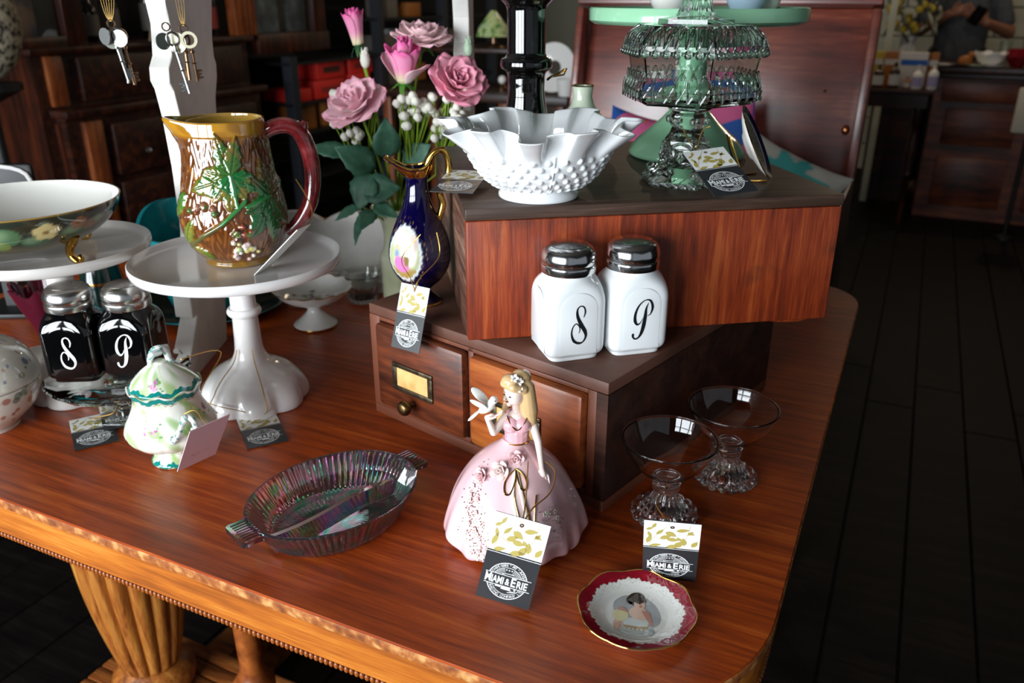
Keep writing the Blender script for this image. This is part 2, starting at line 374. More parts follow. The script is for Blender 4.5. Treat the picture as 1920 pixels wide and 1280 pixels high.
# ------------------------------------------------------------------ the oak table
V0, V1, U1, U0, SEAM = .400, 1.42, -.034, -1.30, .9355
def outline(ins=0.0, n=14):
    pts = []
    def arc(cu, cv, r, a0, a1):
        for k in range(n + 1):
            a = a0 + (a1 - a0) * k / n; pts.append((cu + (r - ins) * math.cos(a), cv + (r - ins) * math.sin(a)))
    R1 = .15; R2 = .09
    arc(U0 + R1, V0 + R1, R1, PI, 1.5 * PI); arc(U1 - R1, V0 + R1, R1, 1.5 * PI, 2 * PI)
    arc(U1 - R2, V1 - R2, R2, 0, .5 * PI); arc(U0 + R2, V1 - R2, R2, .5 * PI, PI)
    return pts
def clip(pts, v, keep_low):
    out = []
    for a, b in zip(pts, pts[1:] + pts[:1]):
        ia, ib = (a[1] <= v) == keep_low, (b[1] <= v) == keep_low
        if ia: out.append(a)
        if ia != ib: t = (v - a[1]) / (b[1] - a[1]); out.append((a[0] + (b[0] - a[0]) * t, v))
    return out
table = empty('oak_table', 'large oak extension table with beaded edge carrying the whole display', 'table', (0, 0, 0), ROT)
for low in (True, False):
    o = clip(outline(), SEAM + (-.0006 if low else .0006), low)
    m = prism(o, -.012, 0)
    q = obj('table_leaf', m, M_table, table, ang=30); 
    bv = q.modifiers.new('b', 'BEVEL'); bv.width = .0006; bv.segments = 1; bv.limit_method = 'ANGLE'
wv = []
ol = outline(-.0008); ol2 = outline(.0002); no = len(ol)
wvx = [(p[0], p[1], -.0018) for p in ol2] + [(p[0], p[1], -.003) for p in ol] + [(p[0], p[1], -.0095) for p in ol] + [(p[0], p[1], -.012) for p in ol2]
obj('worn_edge_moulding', (wvx, [(i * no + k, (i + 1) * no + k, (i + 1) * no + (k + 1) % no, i * no + (k + 1) % no)[::-1] for i in range(3) for k in range(no)]), M_worn, table)
obj('apron', prism(outline(.003), -.047, -.012), M_apron, table, ang=50)
obj('bead_rail', prism(outline(.0045), -.0535, -.047), M_bead, table, ang=50)
# beads along the front and right edges that show
path = [p for p in outline(.004, 24)]
path = [p for p in path if p[0] > -1.0 or p[1] < V0 + .01]
fr = [(-.86, V0 + .004)] + [p for p in path if p[0] > U1 - .151 and p[1] < .56] + [(U1 - .004, 1.25)]
fr = A(fr); d = np.concatenate([[0], np.cumsum(np.linalg.norm(np.diff(fr, axis=0), axis=1))])
s = 0; bead = None; nb = 0
bb = ball((0, 0, 0), (.0024, .0024, .0036), 5)
while s < d[-1] and nb < 290:
    x = np.interp(s, d, fr[:, 0]); y = np.interp(s, d, fr[:, 1])
    if bead is None: q = obj('bead', bb, M_bead, table, ang=180); bead = q.data
    else: q = obj('bead', bead, None, table)
    q.location = (x, y, -.0505); s += .0050; nb += 1
# pedestal: two reeded columns, turned post, platform stretcher
def reeded(n):
    def f(t, s, r, z):
        k = 1 - .085 * abs(math.sin(n * t / 2)) ** .6 if .06 < s < .80 else 1
        kk = .88 + .11 * abs(math.sin(n * t / 2)) ** .55 if .06 < s < .80 else .93; return r * kk * math.cos(t), r * kk * math.sin(t), z
    return f
prof = [(.05, -.066), (.074, -.08), (.078, -.12)] + [(r, z) for r, z in cr([(.082, -.15), (.086, -.26), (.084, -.36), (.078, -.44), (.066, -.52), (.053, -.585), (.049, -.605)], 5)] + [(.058, -.612), (.070, -.622), (.074, -.635), (.070, -.65), (.066, -.655)]
def col(cx, cy):
    u, v = A((cx, cy, 0)) @ U, A((cx, cy, 0)) @ V
    obj('reeded_column', mv(lathe(prof, 144, reeded(16)), (u, v, 0)), M_reed, table)
    return u, v
c1 = col(-.62, 1.1)
obj('reeded_column', mv(lathe(prof, 96, reeded(16)), (c1[0] + .78, c1[1], 0)), M_reed, table)
st = []
for k in range(7): st.append(bx(c1[0] - .12, c1[0] + .90, c1[1] - .105 + k * .03, c1[1] - .105 + k * .03 + .0285, -.70, -.6555, .004))
for k in range(7): obj('stretcher_slat', st[k], M_stretch, table)
obj('turned_post', mv(lathe([(.012, -.066), (.022, -.12), (.018, -.30), (.016, -.44), (.02, -.455), (.03, -.47), (.03, -.49), (.018, -.505), (.022, -.54), (.034, -.58), (.036, -.61), (.026, -.635), (.034, -.645), (.034, -.655)], 32), (c1[0] + .30, c1[1] - .06, 0)), M_bead, table)
for cu in (c1[0], c1[0] + .78):
    for sg in (-1, 1):
        obj('foot', bx(cu - .03, cu + .03, min(c1[1], c1[1] + sg * .38), max(c1[1], c1[1] + sg * .38), FLOOR, -.70, .01), M_stretch, table)

# ------------------------------------------------------------------ background furniture
def roomthing(name, label, cat, u, v, z=FLOOR, group=None): return empty(name, label, cat, RW(u, v, z), ROT, group)
# dark dresser on the left: drawers below, glazed hutch above
g = roomthing('dresser', 'dark mahogany dresser with two tiers of drawers at far left', 'dresser', -2.9, 2.2)
obj('body', join(bx(-.42, -.02, -.10, 1.0, .08, 1.09), bx(-.42, .03, -.06, 1.0, .06, .86)), M_dark, g, smooth=False)
obj('end_panel', join(bx(-.40, -.02, -.115, -.10, .12, 1.08), bx(-.40, .0, -.07, -.06, .1, .84)), M_dark2, g, smooth=False)
obj('stile', bx(-.02, .0, -.07, -.0, .90, 1.08, .004), M_orange, g); obj('stile', bx(.03, .055, .0, .08, .30, .84, .004), M_orange, g)  # orange colour stands in for window light on the dresser edges
obj('ledge', bx(-.43, .07, -.08, 1.02, .86, .89, .006), M_dark2, g); obj('ledge', bx(-.43, .02, -.14, 1.02, 1.085, 1.11, .006), M_dark2, g)
for (v0, v1, z0, z1, uo) in ((.06, .94, .91, 1.07, 0), (.12, .94, .62, .82, .05), (.12, .94, .40, .59, .05)):
    dr = obj('drawer', bx(uo - .02, uo + .008, v0, v1, z0, z1, .006), M_dark, g)
    for kk in ((.28, .70) if v0 < .1 else (.26, .70)): obj('knob', ball((uo + .022, kk, (z0 + z1) / 2 - .02), .011, 6), M_glass, dr)
h = roomthing('hutch', 'glazed hutch with orange-brown door frames standing on the dark dresser', 'hutch', -2.9, 2.2, FLOOR + 1.11)
obj('back_panel', bx(-.42, -.40, -.4, 1.75, 0, .8), M_shelfblk, h, smooth=False)
obj('stile', bx(-.05, 0, -.42, -.34, 0, .8, .004), M_dark2, h); obj('stile', bx(-.05, 0, .04, .13, 0, .8, .004), M_dark2, h)
obj('rail', bx(-.05, 0, -.34, .04, 0, .035, .003), M_dark2, h)
obj('stile', bx(-.05, .0, .93, 1.02, 0, .8, .004), M_orange, h); obj('stile', bx(-.05, .0, 1.03, 1.07, 0, .8, .004), M_orange, h)
obj('rail', bx(-.05, 0, 1.07, 1.62, -.09, .0, .003), M_dark2, h); obj('stile', bx(-.05, 0, 1.50, 1.60, 0, .8, .004), M_dark2, h)
obj('shelf', bx(-.40, -.06, -.34, 1.6, -.008, .004), M_dark, h, smooth=False)
obj('pane', bx(-.030, -.026, -.34, .04, .035, .8), M_glass, h, smooth=False); obj('pane', bx(-.030, -.026, 1.07, 1.50, 0, .8), M_glass, h, smooth=False)
def card(u, v, z, wd, ht, m, label, cat='picture'):
    q = obj('framed_print', bx(-.008, .008, -wd / 2, wd / 2, 0, ht, .003), m, None); q.location = RW(u, v, z); q.rotation_euler = (0, 0, ROT); tag(q, label, cat); return q
M_print = noisy('faded_print', [(.35, '6f675e'), (.5, 'a88a6e'), (.65, '7d7f92')], 9, .6); M_print2 = noisy('grey_blue_print', [(.4, '4c565e'), (.6, '7f8d92')], 14, .6)
card(-2.99, 2.10, .275, .17, .30, M_print, 'pale print behind the left glass door of the hutch'); 
card(-2.99, 3.42, .240, .20, .24, M_print2, 'grey blue print behind the right glass door, left of two')
card(-2.99, 3.66, .240, .15, .22, M_print2, 'narrower grey print behind the right glass door, right of two')
def bottle(u, v, z, r, ht, glass, lab, label, group=None, cap=M_shelfblk):
    b = roomthing('bottle', label, 'bottle', u, v, z, group)
    pr = [(r * .92, 0), (r, .004), (r, ht * .58), (r * .9, ht * .64), (r * .36, ht * .76), (r * .34, ht * .93), (r * .38, ht * .94)]
    obj('glass_body', lathe(pr, 20), glass, b); obj('cap', lathe([(r * .42, ht * .94), (r * .42, ht)], 16), cap, b)
    obj('label', lathe([(r * 1.01, ht * .12), (r * 1.01, ht * .5)], 20, cap=(False, False)), lab, b); return b
Mdl = mat('dull_label', '6c6660', .6); Mrl = mat('red_label', '7c2620', .6)
for k, (v, ht, lab) in enumerate(((2.42, .20, Mdl), (2.52, .24, Mdl), (2.72, .28, Mdl), (2.80, .26, Mdl), (2.98, .26, Mrl), (3.06, .24, Mrl))):
    bottle(-2.99, v, .275, .036, ht, M_bottle, lab, ['short dark bottle on the hutch shelf near the left key cluster', 'taller dark bottle just right of the short one on the hutch shelf', 'tall dark bottle on the hutch shelf left of the white post', 'dark bottle touching the left of the white post outline on the hutch shelf', 'dark bottle with a red label just right of the white post', 'dark bottle with a red label beside the orange door stile'][k], 'bottles on the hutch shelf')
tri = obj('kraft_sign', ([(0, 0, 0), (0, .13, 0), (0, .10, .09), (0, .03, .10), (.01, 0, 0), (.01, .13, 0), (.01, .10, .09), (.01, .03, .10)], [(0, 1, 2, 3), (7, 6, 5, 4), (0, 4, 5, 1), (1, 5, 6, 2), (2, 6, 7, 3), (3, 7, 4, 0)]), mat('kraft_card', '9c8466', .7), smooth=False)
tri.location = RW(-2.86, 2.58, .275); tri.rotation_euler = (0, 0, ROT); tag(tri, 'small kraft paper sign leaning on the hutch shelf by dark bottles', 'sign')
wk = obj('wicker_ball', ball((0, 0, 0), (.13, .13, .17), 14), noisy('wicker_weave', [(.42, '2a2620'), (.5, '8f8672'), (.6, 'b5aa92')], 55, .8, bump=.6)); wk.location = RW(-2.55, 1.66, .37)
tag(wk, 'pale woven wicker ornament cut by the left edge of the frame', 'ornament')
ws = empty('ornament_stand', 'dark plant stand under the woven wicker ornament', 'stand', RW(-2.55, 1.66, FLOOR), ROT)
obj('post', lathe([(.11, 0), (.11, .02), (.02, .05), (.018, .98), (.10, 1.02), (.10, 1.04)], 20), M_shelfblk, ws)
bk = empty('black_sign', 'small black sign with a white border behind the painted bowl', 'sign', RW(-1.20, .74, 0), ROT + .5)
obj('panel', bx(-.075, .075, 0, .01, .16, .226, .006), M_shelfblk, bk); obj('border', tube(cr([(-.07, -.003, .168), (-.07, -.003, .218), (.02, -.003, .224), (.068, -.003, .212), (.072, -.003, .17)], 4), .003, 6), M_paper, bk)
obj('easel', join(bx(-.04, .04, -.03, .05, 0, .008, .002), bx(-.012, .012, .01, .025, .008, .20)), M_shelfblk, bk)

# open shelf unit with red boxes further along the left side
s1 = roomthing('shelf_unit', 'open black shelf unit with red boxes beyond the rose bouquet', 'shelf', -2.9, 3.45)
obj('back_panel', bx(-.42, -.40, 0, 2.3, 0, 1.0), M_shelfblk, s1, smooth=False)
for zz in (.08, .38, .62, .77, .97): obj('shelf', bx(-.40, .02, 0, 2.3, zz - .015, zz), M_shelfblk, s1, smooth=False)
for vv in (0, .80, 1.55, 2.26): obj('upright', bx(-.03, .03, vv, vv + .05, 0, 1.0 if vv < .1 else 1.6), M_post, s1, smooth=False)
for zz in (1.16, 1.36): obj('shelf', bx(-.40, .02, .80, 2.3, zz - .015, zz), M_shelfblk, s1, smooth=False)
obj('back_panel', bx(-.42, -.40, .8, 2.3, 1.0, 1.6), M_shelfblk, s1, smooth=False)
def pbox(u, v, z, sx, sy, sz, m, label, group, lab=None):
    q = roomthing('box', label, 'box', u, v, z, group)
    obj('carton', bx(-sx, 0, -sy / 2, sy / 2, 0, sz, .002), m, q)
    if lab: obj('label', bx(0, .001, -sy * .3, sy * .3, sz * .3, sz * .62), lab, q)
    return q
for k, (v, z, sy, sz) in enumerate(((3.58, -.07, .15, .06), (3.82, -.07, .26, .09), (3.84, .025, .24, .10), (4.10, -.07, .20, .10), (4.12, .03, .22, .095))):
    pbox(-2.92, v, z, .2, sy, sz, M_red, ['low red box at the left end of the shelf under the hutch', 'bottom red box with a cream label in the middle stack', 'upper red box in the middle stack beside the rosebud stem', 'bottom red box in the right stack by the shelf upright', 'upper red box in the right stack by the shelf upright'][k], 'red boxes on the shelf', None if k == 0 else mat('box_label_%s' % 'abcd'[k - 1], ['8f2a20', '4a2018', 'a83028', '8a1f1a'][k - 1], .6))
for k, (v, z, sy, sz, m) in enumerate(((3.62, -.22, .16, .13, M_amber), (3.84, -.22, .14, .15, M_amber), (4.08, -.22, .15, .11, Mdl))):
    pbox(-2.94, v, z, .15, sy, sz, m, ['amber book box on the lower shelf, left', 'taller amber book box on the lower shelf, middle', 'grey brown box on the lower shelf, right'][k], 'boxes on the lower shelf')
for k, (v, z, sy, sz, m) in enumerate(((4.45, .13, .12, .09, Mdl), (4.62, .13, .08, .12, M_paper), (4.85, .13, .14, .07, M_amber), (4.5, .32, .12, .1, Mdl), (4.75, .32, .15, .08, M_amber), (5.2, .13, .1, .1, Mdl), (4.5, -.07, .15, .09, Mdl), (4.8, -.07, .12, .11, M_amber))):
    pbox(-2.94, v, z, .15, sy, sz, m, 'small %s on the black shelves behind the open rose, %s' % (['grey box', 'white jar box', 'amber box', 'grey carton', 'low amber carton', 'grey far box', 'grey tray', 'amber tin box'][k], ['mid shelf', 'mid shelf right', 'mid shelf far', 'upper shelf', 'upper shelf right', 'mid shelf end', 'low shelf', 'low shelf right'][k]), 'boxes on the far black shelves')
# display table, white plate and lamp behind the black candlestick
t2 = roomthing('side_table', 'dark display table with amber legs behind the tall black candlestick', 'table', -1.75, 3.5)
obj('top', bx(-.5, .45, -.25, .25, .86, .90, .005), M_dark, t2); obj('raised_shelf', bx(-.5, .1, .05, .25, 1.04, 1.06, .003), M_dark2, t2)
for a in (-.45, .14, .40):
    for b in (-.2, .2): obj('leg', bx(a - .02, a + .02, b - .02, b + .02, 0, .86, .004), M_orange, t2)
pw = obj('white_plate', xf(lathe(shell([(.03, 0), (.06, .004), (.10, .018)], .004), 40, closed=True), TR((0, 0, .10), (math.radians(80), 0, 0))), M_ivory); pw.location = RW(-1.40, 3.35, .065); pw.rotation_euler = (0, 0, ROT); tag(pw, 'white plate standing on edge right of the black candlestick', 'plate')
pf = obj('white_cup', lathe([(.025, 0), (.03, .004), (.04, .07), (.037, .07), (.027, .008)], 24), M_ivory); pf.location = RW(-1.32, 3.28, .06); tag(pf, 'small white cup beside the upright white plate', 'cup')
lp = empty('lamp', 'small green glass table lamp behind the white post', 'lamp', RW(-1.82, 3.62, .22), ROT)
obj('lamp_base', lathe([(.05, 0), (.045, .01), (.012, .02), (.01, .05)], 20), M_bronze, lp); obj('lamp_shade', lathe([(.085, .05), (.07, .09), (.012, .16)], 8), noisy('leaded_shade', [(.4, '5d8a4a'), (.55, 'c9cf8a'), (.65, '8fb3a0')], 40, .3), lp)
for k, u in enumerate((-1.9, -1.78, -1.66)):
    q = empty('trinket', 'tiny pale trinket on the display table, number %s from the white post' % ['one', 'two', 'three'][k], 'trinket', RW(u, 3.38, .06), ROT, 'trinkets on the display table')
    obj('base', lathe([(.02, 0), (.022, .01), (.008, .03)], 12), M_bronze, q); obj('glass_bead', ball((0, 0, .045), .018, 6), M_ivory, q)

# far counter on the right with the shop assistant
ct = roomthing('counter', 'long dark wooden counter with panelled front at far right', 'counter', .05, 5.7)
obj('body', bx(.02, 1.6, .03, .6, 0, .84), M_counter, ct, smooth=False)
obj('counter_top', bx(0, 1.65, -.03, .64, .86, .90, .008), M_dark2, ct); obj('cornice', bx(.01, 1.62, -.01, .62, .83, .86, .006), M_dark, ct)
for k in range(3):
    a = .06 + k * .5
    obj('panel', bx(a + .04, a + .42, .012, .03, .45, .66, .006), M_counter, ct); obj('panel', bx(a + .04, a + .42, .012, .03, .08, .38, .006), M_counter, ct)
    obj('frieze_board', bx(a, a + .46, .005, .03, .70, .82, .006), M_counter, ct)
st2 = roomthing('side_table', 'small dark table with turned leg carrying soap bottles at the counter end', 'table', -.12, 5.5)
obj('top', bx(-.7, .18, -.16, .16, .765, .79, .005), M_dark, st2); obj('apron', bx(-.68, .16, -.14, .14, .69, .765), M_dark, st2, smooth=False)
for a in (-.64, .12):
    for b in (-.11, .11): obj('leg', mv(lathe([(.025, .69), (.025, .60), (.014, .58), (.022, .53), (.03, .42), (.02, .34), (.026, .31), (.014, .29), (.02, .12), (.012, 0)], 14), (a, b, 0)), M_dark2, st2)
zt = FLOOR + .79
for k, (u, lab, m, ht) in enumerate(((-.24, M_paper, M_brownb, .135), (-.155, M_paper, M_brownb, .15), (-.085, M_paper, M_amber, .07), (-.035, M_lav, M_ivory, .13), (.045, M_lav, M_ivory, .145))):
    bottle(u, 5.42, zt, .028 if k != 2 else .018, ht, m, lab, ['amber pump bottle with pale label at the left end of the row', 'amber pump bottle with pale label second in the row', 'little amber vial between the pale and lavender bottles', 'white bottle with lavender label next to the little vial', 'white bottle with lavender label at the right end of the row'][k], 'soap bottles on the small table', M_paper)
for k, (u, m, wd) in enumerate(((-.28, M_yellow, .10), (-.19, M_amber, .07), (-.06, M_paper, .17), (.03, M_amber, .06))):
    q = roomthing('box', 'upright %s behind the row of soap bottles' % ['yellow carton', 'amber carton', 'white and blue carton', 'narrow amber carton'][k], 'box', u, 5.55, zt, 'cartons behind the bottles')
    obj('carton', bx(-wd / 2, wd / 2, -.03, .03, 0, .19, .002), m, q); obj('band', bx(-wd / 2 * .9, wd / 2 * .9, -.031, -.03, .12, .15), M_blue if k == 2 else M_paper, q)
struct('trim_1', xf(bx(-.26, -.22, 6.0, 6.05, FLOOR, 2.0), Matrix.Rotation(ROT, 4, 'Z')), mat('pale_pipe', 'a9a894', .6), smooth=False)
fv = roomthing('yellow_flowers', 'tall arrangement of yellow flowers and grey foliage beside the pale post', 'flowers', -.13, 6.2, FLOOR + .7)
obj('vase', lathe([(.05, 0), (.07, .08), (.06, .22), (.035, .30), (.05, .34)], 20), M_paper, fv)
obj('stand', bx(-.15, .15, -.12, .12, -.7, 0), M_dark, fv, smooth=False)
fm = join(*[ball((rnd.uniform(-.14, .14), rnd.uniform(-.1, .1), rnd.uniform(.38, .85)), rnd.uniform(.018, .035), 4) for _ in range(46)]); tag(obj('blossoms', fm, M_yellow, fv), kind='stuff')
fm = join(*[xf(ball((0, 0, 0), (.012, .012, .05), 4), TR((rnd.uniform(-.16, .16), rnd.uniform(-.1, .1), rnd.uniform(.33, .8)), (rnd.uniform(-1, 1), rnd.uniform(-1, 1), 0))) for _ in range(60)]); tag(obj('foliage', fm, noisy('grey_foliage', [(.4, '3a3d30'), (.6, '8d8f7c')], 20, .8), fv), kind='stuff')
zc = FLOOR + .90
def simple(name, m, material, loc, label, cat, rz=0, group=None):
    o = obj(name, m, material); o.location = loc; o.rotation_euler = (0, 0, rz); return tag(o, label, cat, group)
simple('white_bowl', lathe(shell([(.03, 0), (.035, .008), (.07, .03), (.09, .075)], .004), 32, lambda t, s, r, z: (r * math.cos(t), r * math.sin(t), z + .008 * math.sin(6 * t) * (r > .08)), closed=True), M_ivory, RW(.33, 5.76, zc), 'white ruffled bowl on the far counter', 'bowl')
simple('red_glass_dish', lathe(shell([(.03, 0), (.045, .02), (.075, .06), (.06, .10)], .004), 24, closed=True), mat('red_glass', 'a01828', .05, trans=.5), RW(.47, 5.76, zc), 'round red glass dish on the far counter at frame edge', 'dish')
simple('brown_figurine', join(ball((0, 0, .03), (.04, .03, .03), 8), ball((.03, 0, .06), .02, 8)), M_amber, RW(.20, 5.75, zc), 'small brown animal figurine on the far counter', 'figurine')
simple('glass_goblet', lathe([(.03, 0), (.006, .01), (.006, .06), (.03, .08), (.035, .14), (.033, .14), (.028, .082), (.001, .065)], 24), M_pglass, RW(.40, 5.85, zc), 'clear goblet behind the white bowl on the far counter', 'goblet')
for k in range(4):
    simple('grey_saucer', lathe([(.03, 0), (.05, .006), (.055, .012), (.05, .012), (.03, .006)], 24), [M_ivory, M_silver, M_celadon2, M_ivory][k], RW(.09 + k * .085, 5.70, zc), 'small saucer on the front edge of the far counter, %s' % ['at its left end', 'silver coloured', 'pale green', 'right of the pale green one'][k], 'saucer', 0, 'saucers on the far counter')
cl = simple('white_cloth', join(bx(-.03, .10, -.02, .02, 0, .235, .01), bx(.02, .07, -.022, .0, .06, .10, .004)), M_cream, RW(.50, 5.30, -.245), 'pale cloth bag hanging at the right edge of the frame', 'bag', ROT)
rk = roomthing('bag_rail', 'dark upright rail holding the pale cloth bag', 'rail', .56, 5.34)
obj('post', lathe([(.05, 0), (.05, .015), (.012, .03), (.012, .95)], 14), M_shelfblk, rk); obj('hook', tube([(0, 0, .84), (-.05, -.02, .85), (-.06, -.04, .835)], .005, 6), M_shelfblk, rk)

# the assistant behind the counter
def cap(a, b, ra, rb, n=14, seg=8):
    a, b = A(a), A(b); L = np.linalg.norm(b - a); pts = []; R = []
    for k in range(5): t = k / 4 * PI / 2; pts.append(a - (b - a) / L * ra * math.cos(t)); R.append(max(ra * math.sin(t), ra * .05))
    for k in range(1, seg): t = k / seg; pts.append(a + (b - a) * t); R.append(ra + (rb - ra) * t)
    for k in range(5): t = PI / 2 * (1 - k / 4); pts.append(b + (b - a) / L * rb * math.cos(t)); R.append(max(rb * math.sin(t), rb * .05))
    P = A(pts); T = (b - a) / L; up = A((0, 0, 1)) if abs(T[2]) < .9 else A((1, 0, 0)); u = np.cross(up, T); u /= np.linalg.norm(u); v2 = np.cross(T, u)
    v = []; f = []
    for p, r in zip(P, R):
        for k in range(n): t = 2 * PI * k / n; v.append(tuple(p + r * (u * math.cos(t) + v2 * math.sin(t))))
    for i in range(len(P) - 1):
        for k in range(n): f.append((i * n + k, i * n + (k + 1) % n, (i + 1) * n + (k + 1) % n, (i + 1) * n + k))
    f.append(tuple(range(n - 1, -1, -1))); f.append(tuple((len(P) - 1) * n + k for k in range(n)))
    return v, f
def hand(w0, d, side, sc=1.0, curl=.5):
    """palm, four bent fingers and a thumb; w0 wrist, d pointing direction, side = thumb side"""
    w0, d, side = A(w0), A(d) / np.linalg.norm(d), A(side); side = side - d * (side @ d); side /= np.linalg.norm(side); nn = np.cross(d, side)
    out = [cap(w0, w0 + d * .055 * sc, .022 * sc, .03 * sc)]; k0 = w0 + d * .075 * sc
    for k, L in enumerate((.070, .078, .072, .056)):
        b = k0 + side * (.030 - .02 * k) * sc; m = b + (d * .9 + nn * .3 * curl) * L * .55 * sc; e = m + (d * .6 + nn * .9 * curl) * L * .45 * sc
        out += [cap(w0 + d * .05 * sc + side * (.022 - .015 * k) * sc, b, .012 * sc, .0095 * sc, 8, 3), cap(b, m, .0095 * sc, .0088 * sc, 8, 3), cap(m, e, .0088 * sc, .0075 * sc, 8, 3)]
    t0 = w0 + d * .02 * sc + side * .022 * sc; t1 = t0 + (side * .8 + d * .6) * .035 * sc; t2_ = t1 + (d * .9 + side * .2 + nn * .3) * .03 * sc
    out += [cap(t0, t1, .013 * sc, .011 * sc, 8, 3), cap(t1, t2_, .011 * sc, .009 * sc, 8, 3)]
    return out
pz = FLOOR
pe = empty('person', 'person in a grey t-shirt behind the counter with both hands raised', 'person', RW(.17, 6.55, pz), ROT)
bodyp = [cap((0, 0, .86), (0, 0, 1.12), .135, .15), cap((0, 0, 1.12), (0, 0, 1.28), .15, .13), cap((-.12, 0, 1.30), (.12, 0, 1.30), .075, .075), cap((0, 0, 1.30), (0, -.01, 1.44), .055, .052),
         ball((0, -.02, 1.52), (.075, .092, .112), 12), cap((0, -.105, 1.505), (0, -.115, 1.50), .014, .012), cap((-.075, -.0, 1.51), (-.08, 0, 1.53), .012, .014), cap((.075, 0, 1.51), (.08, 0, 1.53), .012, .014),
         cap((-.085, 0, .88), (-.10, -.02, .46), .085, .06), cap((-.10, -.02, .46), (-.10, .0, .09), .055, .04), cap((-.10, 0, .05), (-.11, -.15, .03), .045, .035),
         cap((.085, 0, .88), (.10, -.02, .46), .085, .06), cap((.10, -.02, .46), (.10, .0, .09), .055, .04), cap((.10, 0, .05), (.11, -.15, .03), .045, .035),
         cap((-.18, 0, 1.30), (-.26, -.02, 1.06), .052, .043), cap((-.26, -.02, 1.06), (-.09, -.19, 1.17), .042, .028), cap((.18, 0, 1.30), (.27, -.02, 1.06), .052, .043), cap((.27, -.02, 1.06), (.13, -.20, 1.12), .042, .028)]
bodyp += hand((-.09, -.19, 1.17), (.8, -.1, .25), (0, -.2, 1), 1.0, .3) + hand((.13, -.20, 1.12), (-.65, -.1, .35), (.2, -.2, 1), 1.0, .9)
fused('body', join(*bodyp), M_body, pe, .007, 3)
fused('tshirt', join(cap((0, 0, .84), (0, 0, 1.12), .155, .166), cap((0, 0, 1.12), (0, 0, 1.27), .166, .145), cap((-.12, 0, 1.30), (.12, 0, 1.30), .087, .087), cap((-.17, 0, 1.30), (-.235, -.015, 1.13), .066, .060), cap((.17, 0, 1.30), (.24, -.015, 1.13), .066, .060)), M_tee, pe, .009, 4)
obj('hair', xf(ball((0, 0, 0), (.083, .098, .10), 12), TR((0, .012, 1.555))), M_face, pe)
obj('trousers', join(cap((-.085, 0, .90), (-.10, -.02, .46), .105, .08), cap((-.10, -.02, .46), (-.10, 0, .10), .078, .065), cap((.085, 0, .90), (.10, -.02, .46), .105, .08), cap((.10, -.02, .46), (.10, 0, .10), .078, .065), cap((-.06, 0, .9), (.06, 0, .9), .125, .125)), M_shelfblk, pe)
for sx in (-.03, .03): obj('eye', ball((sx, -.103, 1.525), (.012, .006, .008), 6), M_face, pe)
obj('mouth', ball((0, -.103, 1.465), (.022, .006, .006), 6), M_lips, pe)
ph = obj('phone', box((0, 0, 0), (.07, .010, .13), .006), M_phone); ph.location = tuple(A(RW(.17, 6.55, pz)) + U * .065 + V * (-.255) + A((0, 0, 1.165))); ph.rotation_euler = (.5, .5, ROT)
tag(ph, 'black phone held in the hand of the person in grey', 'phone')

# shelf of items beyond the trunk lid
cs = roomthing('display_case', 'tall dark display case standing beyond the open trunk lid', 'cabinet', -.45, 3.3)
obj('case', bx(-.55, .20, -.15, .25, 0, 1.195, .004), M_dark, cs); obj('case_top', bx(-.57, .22, -.17, .27, 1.195, 1.215, .003), M_dark2, cs)
for k in range(8):
    u = -.57 + k * .042 + rnd.uniform(-.006, .006)
    q = roomthing('trinket', 'small %s in the row above the trunk lid, %s' % (['white jar', 'red jar', 'clear jar', 'white pot', 'grey jar', 'white bell', 'red pot', 'white tin'][k], ['first', 'second', 'third', 'fourth', 'fifth', 'sixth', 'seventh', 'last'][k] + ' from the left'), 'trinket', u + .07, 3.2, .376, 'row of trinkets above the trunk lid')
    obj('jar', lathe([(.016, 0), (.02, .005), (.02, .022), (.014, .028)], 14), [M_ivory, M_red, M_pglass, M_ivory, M_silver, M_ivory, M_red, M_ivory][k], q); obj('lid', lathe([(.015, .028), (.015, .036), (.004, .042)], 14), M_silver, q)
lt = roomthing('lattice_frame', 'pale blue glazed lattice standing behind the row of trinkets', 'frame', -.39, 3.42, .376)
obj('pane', bx(-.13, .13, .0, .006, 0, .2), mat('pale_blue_pane', '9fb6c4', .4), lt, smooth=False)
obj('muntin', join(*[bx(a - .006, a + .006, -.006, 0, 0, .2) for a in (-.125, -.04, .04, .125)], *[bx(-.13, .13, -.006, 0, z - .005, z + .005) for z in (.01, .07, .13, .19)]), M_shelfblk, lt, smooth=False)

# ------------------------------------------------------------------ trunk with open lid behind the table
tk = roomthing('trunk', 'open wooden trunk with lid raised behind the crate', 'trunk', -.40, 1.50, -.30)
obj('side_board', bx(.287, .305, 0, .36, 0, .40, .006), M_trunkdk, tk); obj('side_board', bx(-.325, -.305, 0, .36, 0, .40, .006), M_trunkdk, tk)
obj('front_board', bx(-.305, .287, 0, .02, 0, .385, .004), M_trunkdk, tk); obj('back_board', bx(-.305, .287, .34, .36, 0, .39, .004), M_trunkdk, tk); obj('bottom_board', bx(-.305, .287, .02, .34, 0, .02), M_trunkdk, tk)
LT = Matrix.Translation((0, .335, .40)) @ Matrix.Rotation(math.radians(-10), 4, 'X')
obj('lid_panel', xf(bx(-.308, .288, .012, .03, 0, .330, .003), LT), M_trunk, tk)
obj('lid_rim', xf(bx(.288, .305, -.03, .03, -.005, .325, .004), LT), M_trunk, tk); obj('lid_rim', xf(bx(-.327, -.31, -.03, .03, -.005, .325, .004), LT), M_trunk, tk); obj('lid_rim', xf(bx(-.327, .305, -.03, .03, .330, .347, .004), LT), M_trunk, tk)
obj('copper_stud', xf(ball((.272, .008, .095), (.008, .005, .010), 8), LT), M_copper, tk)
obj('stud', xf(ball((.22, .010, .17), (.003, .002, .003), 6), LT), M_brass, tk)
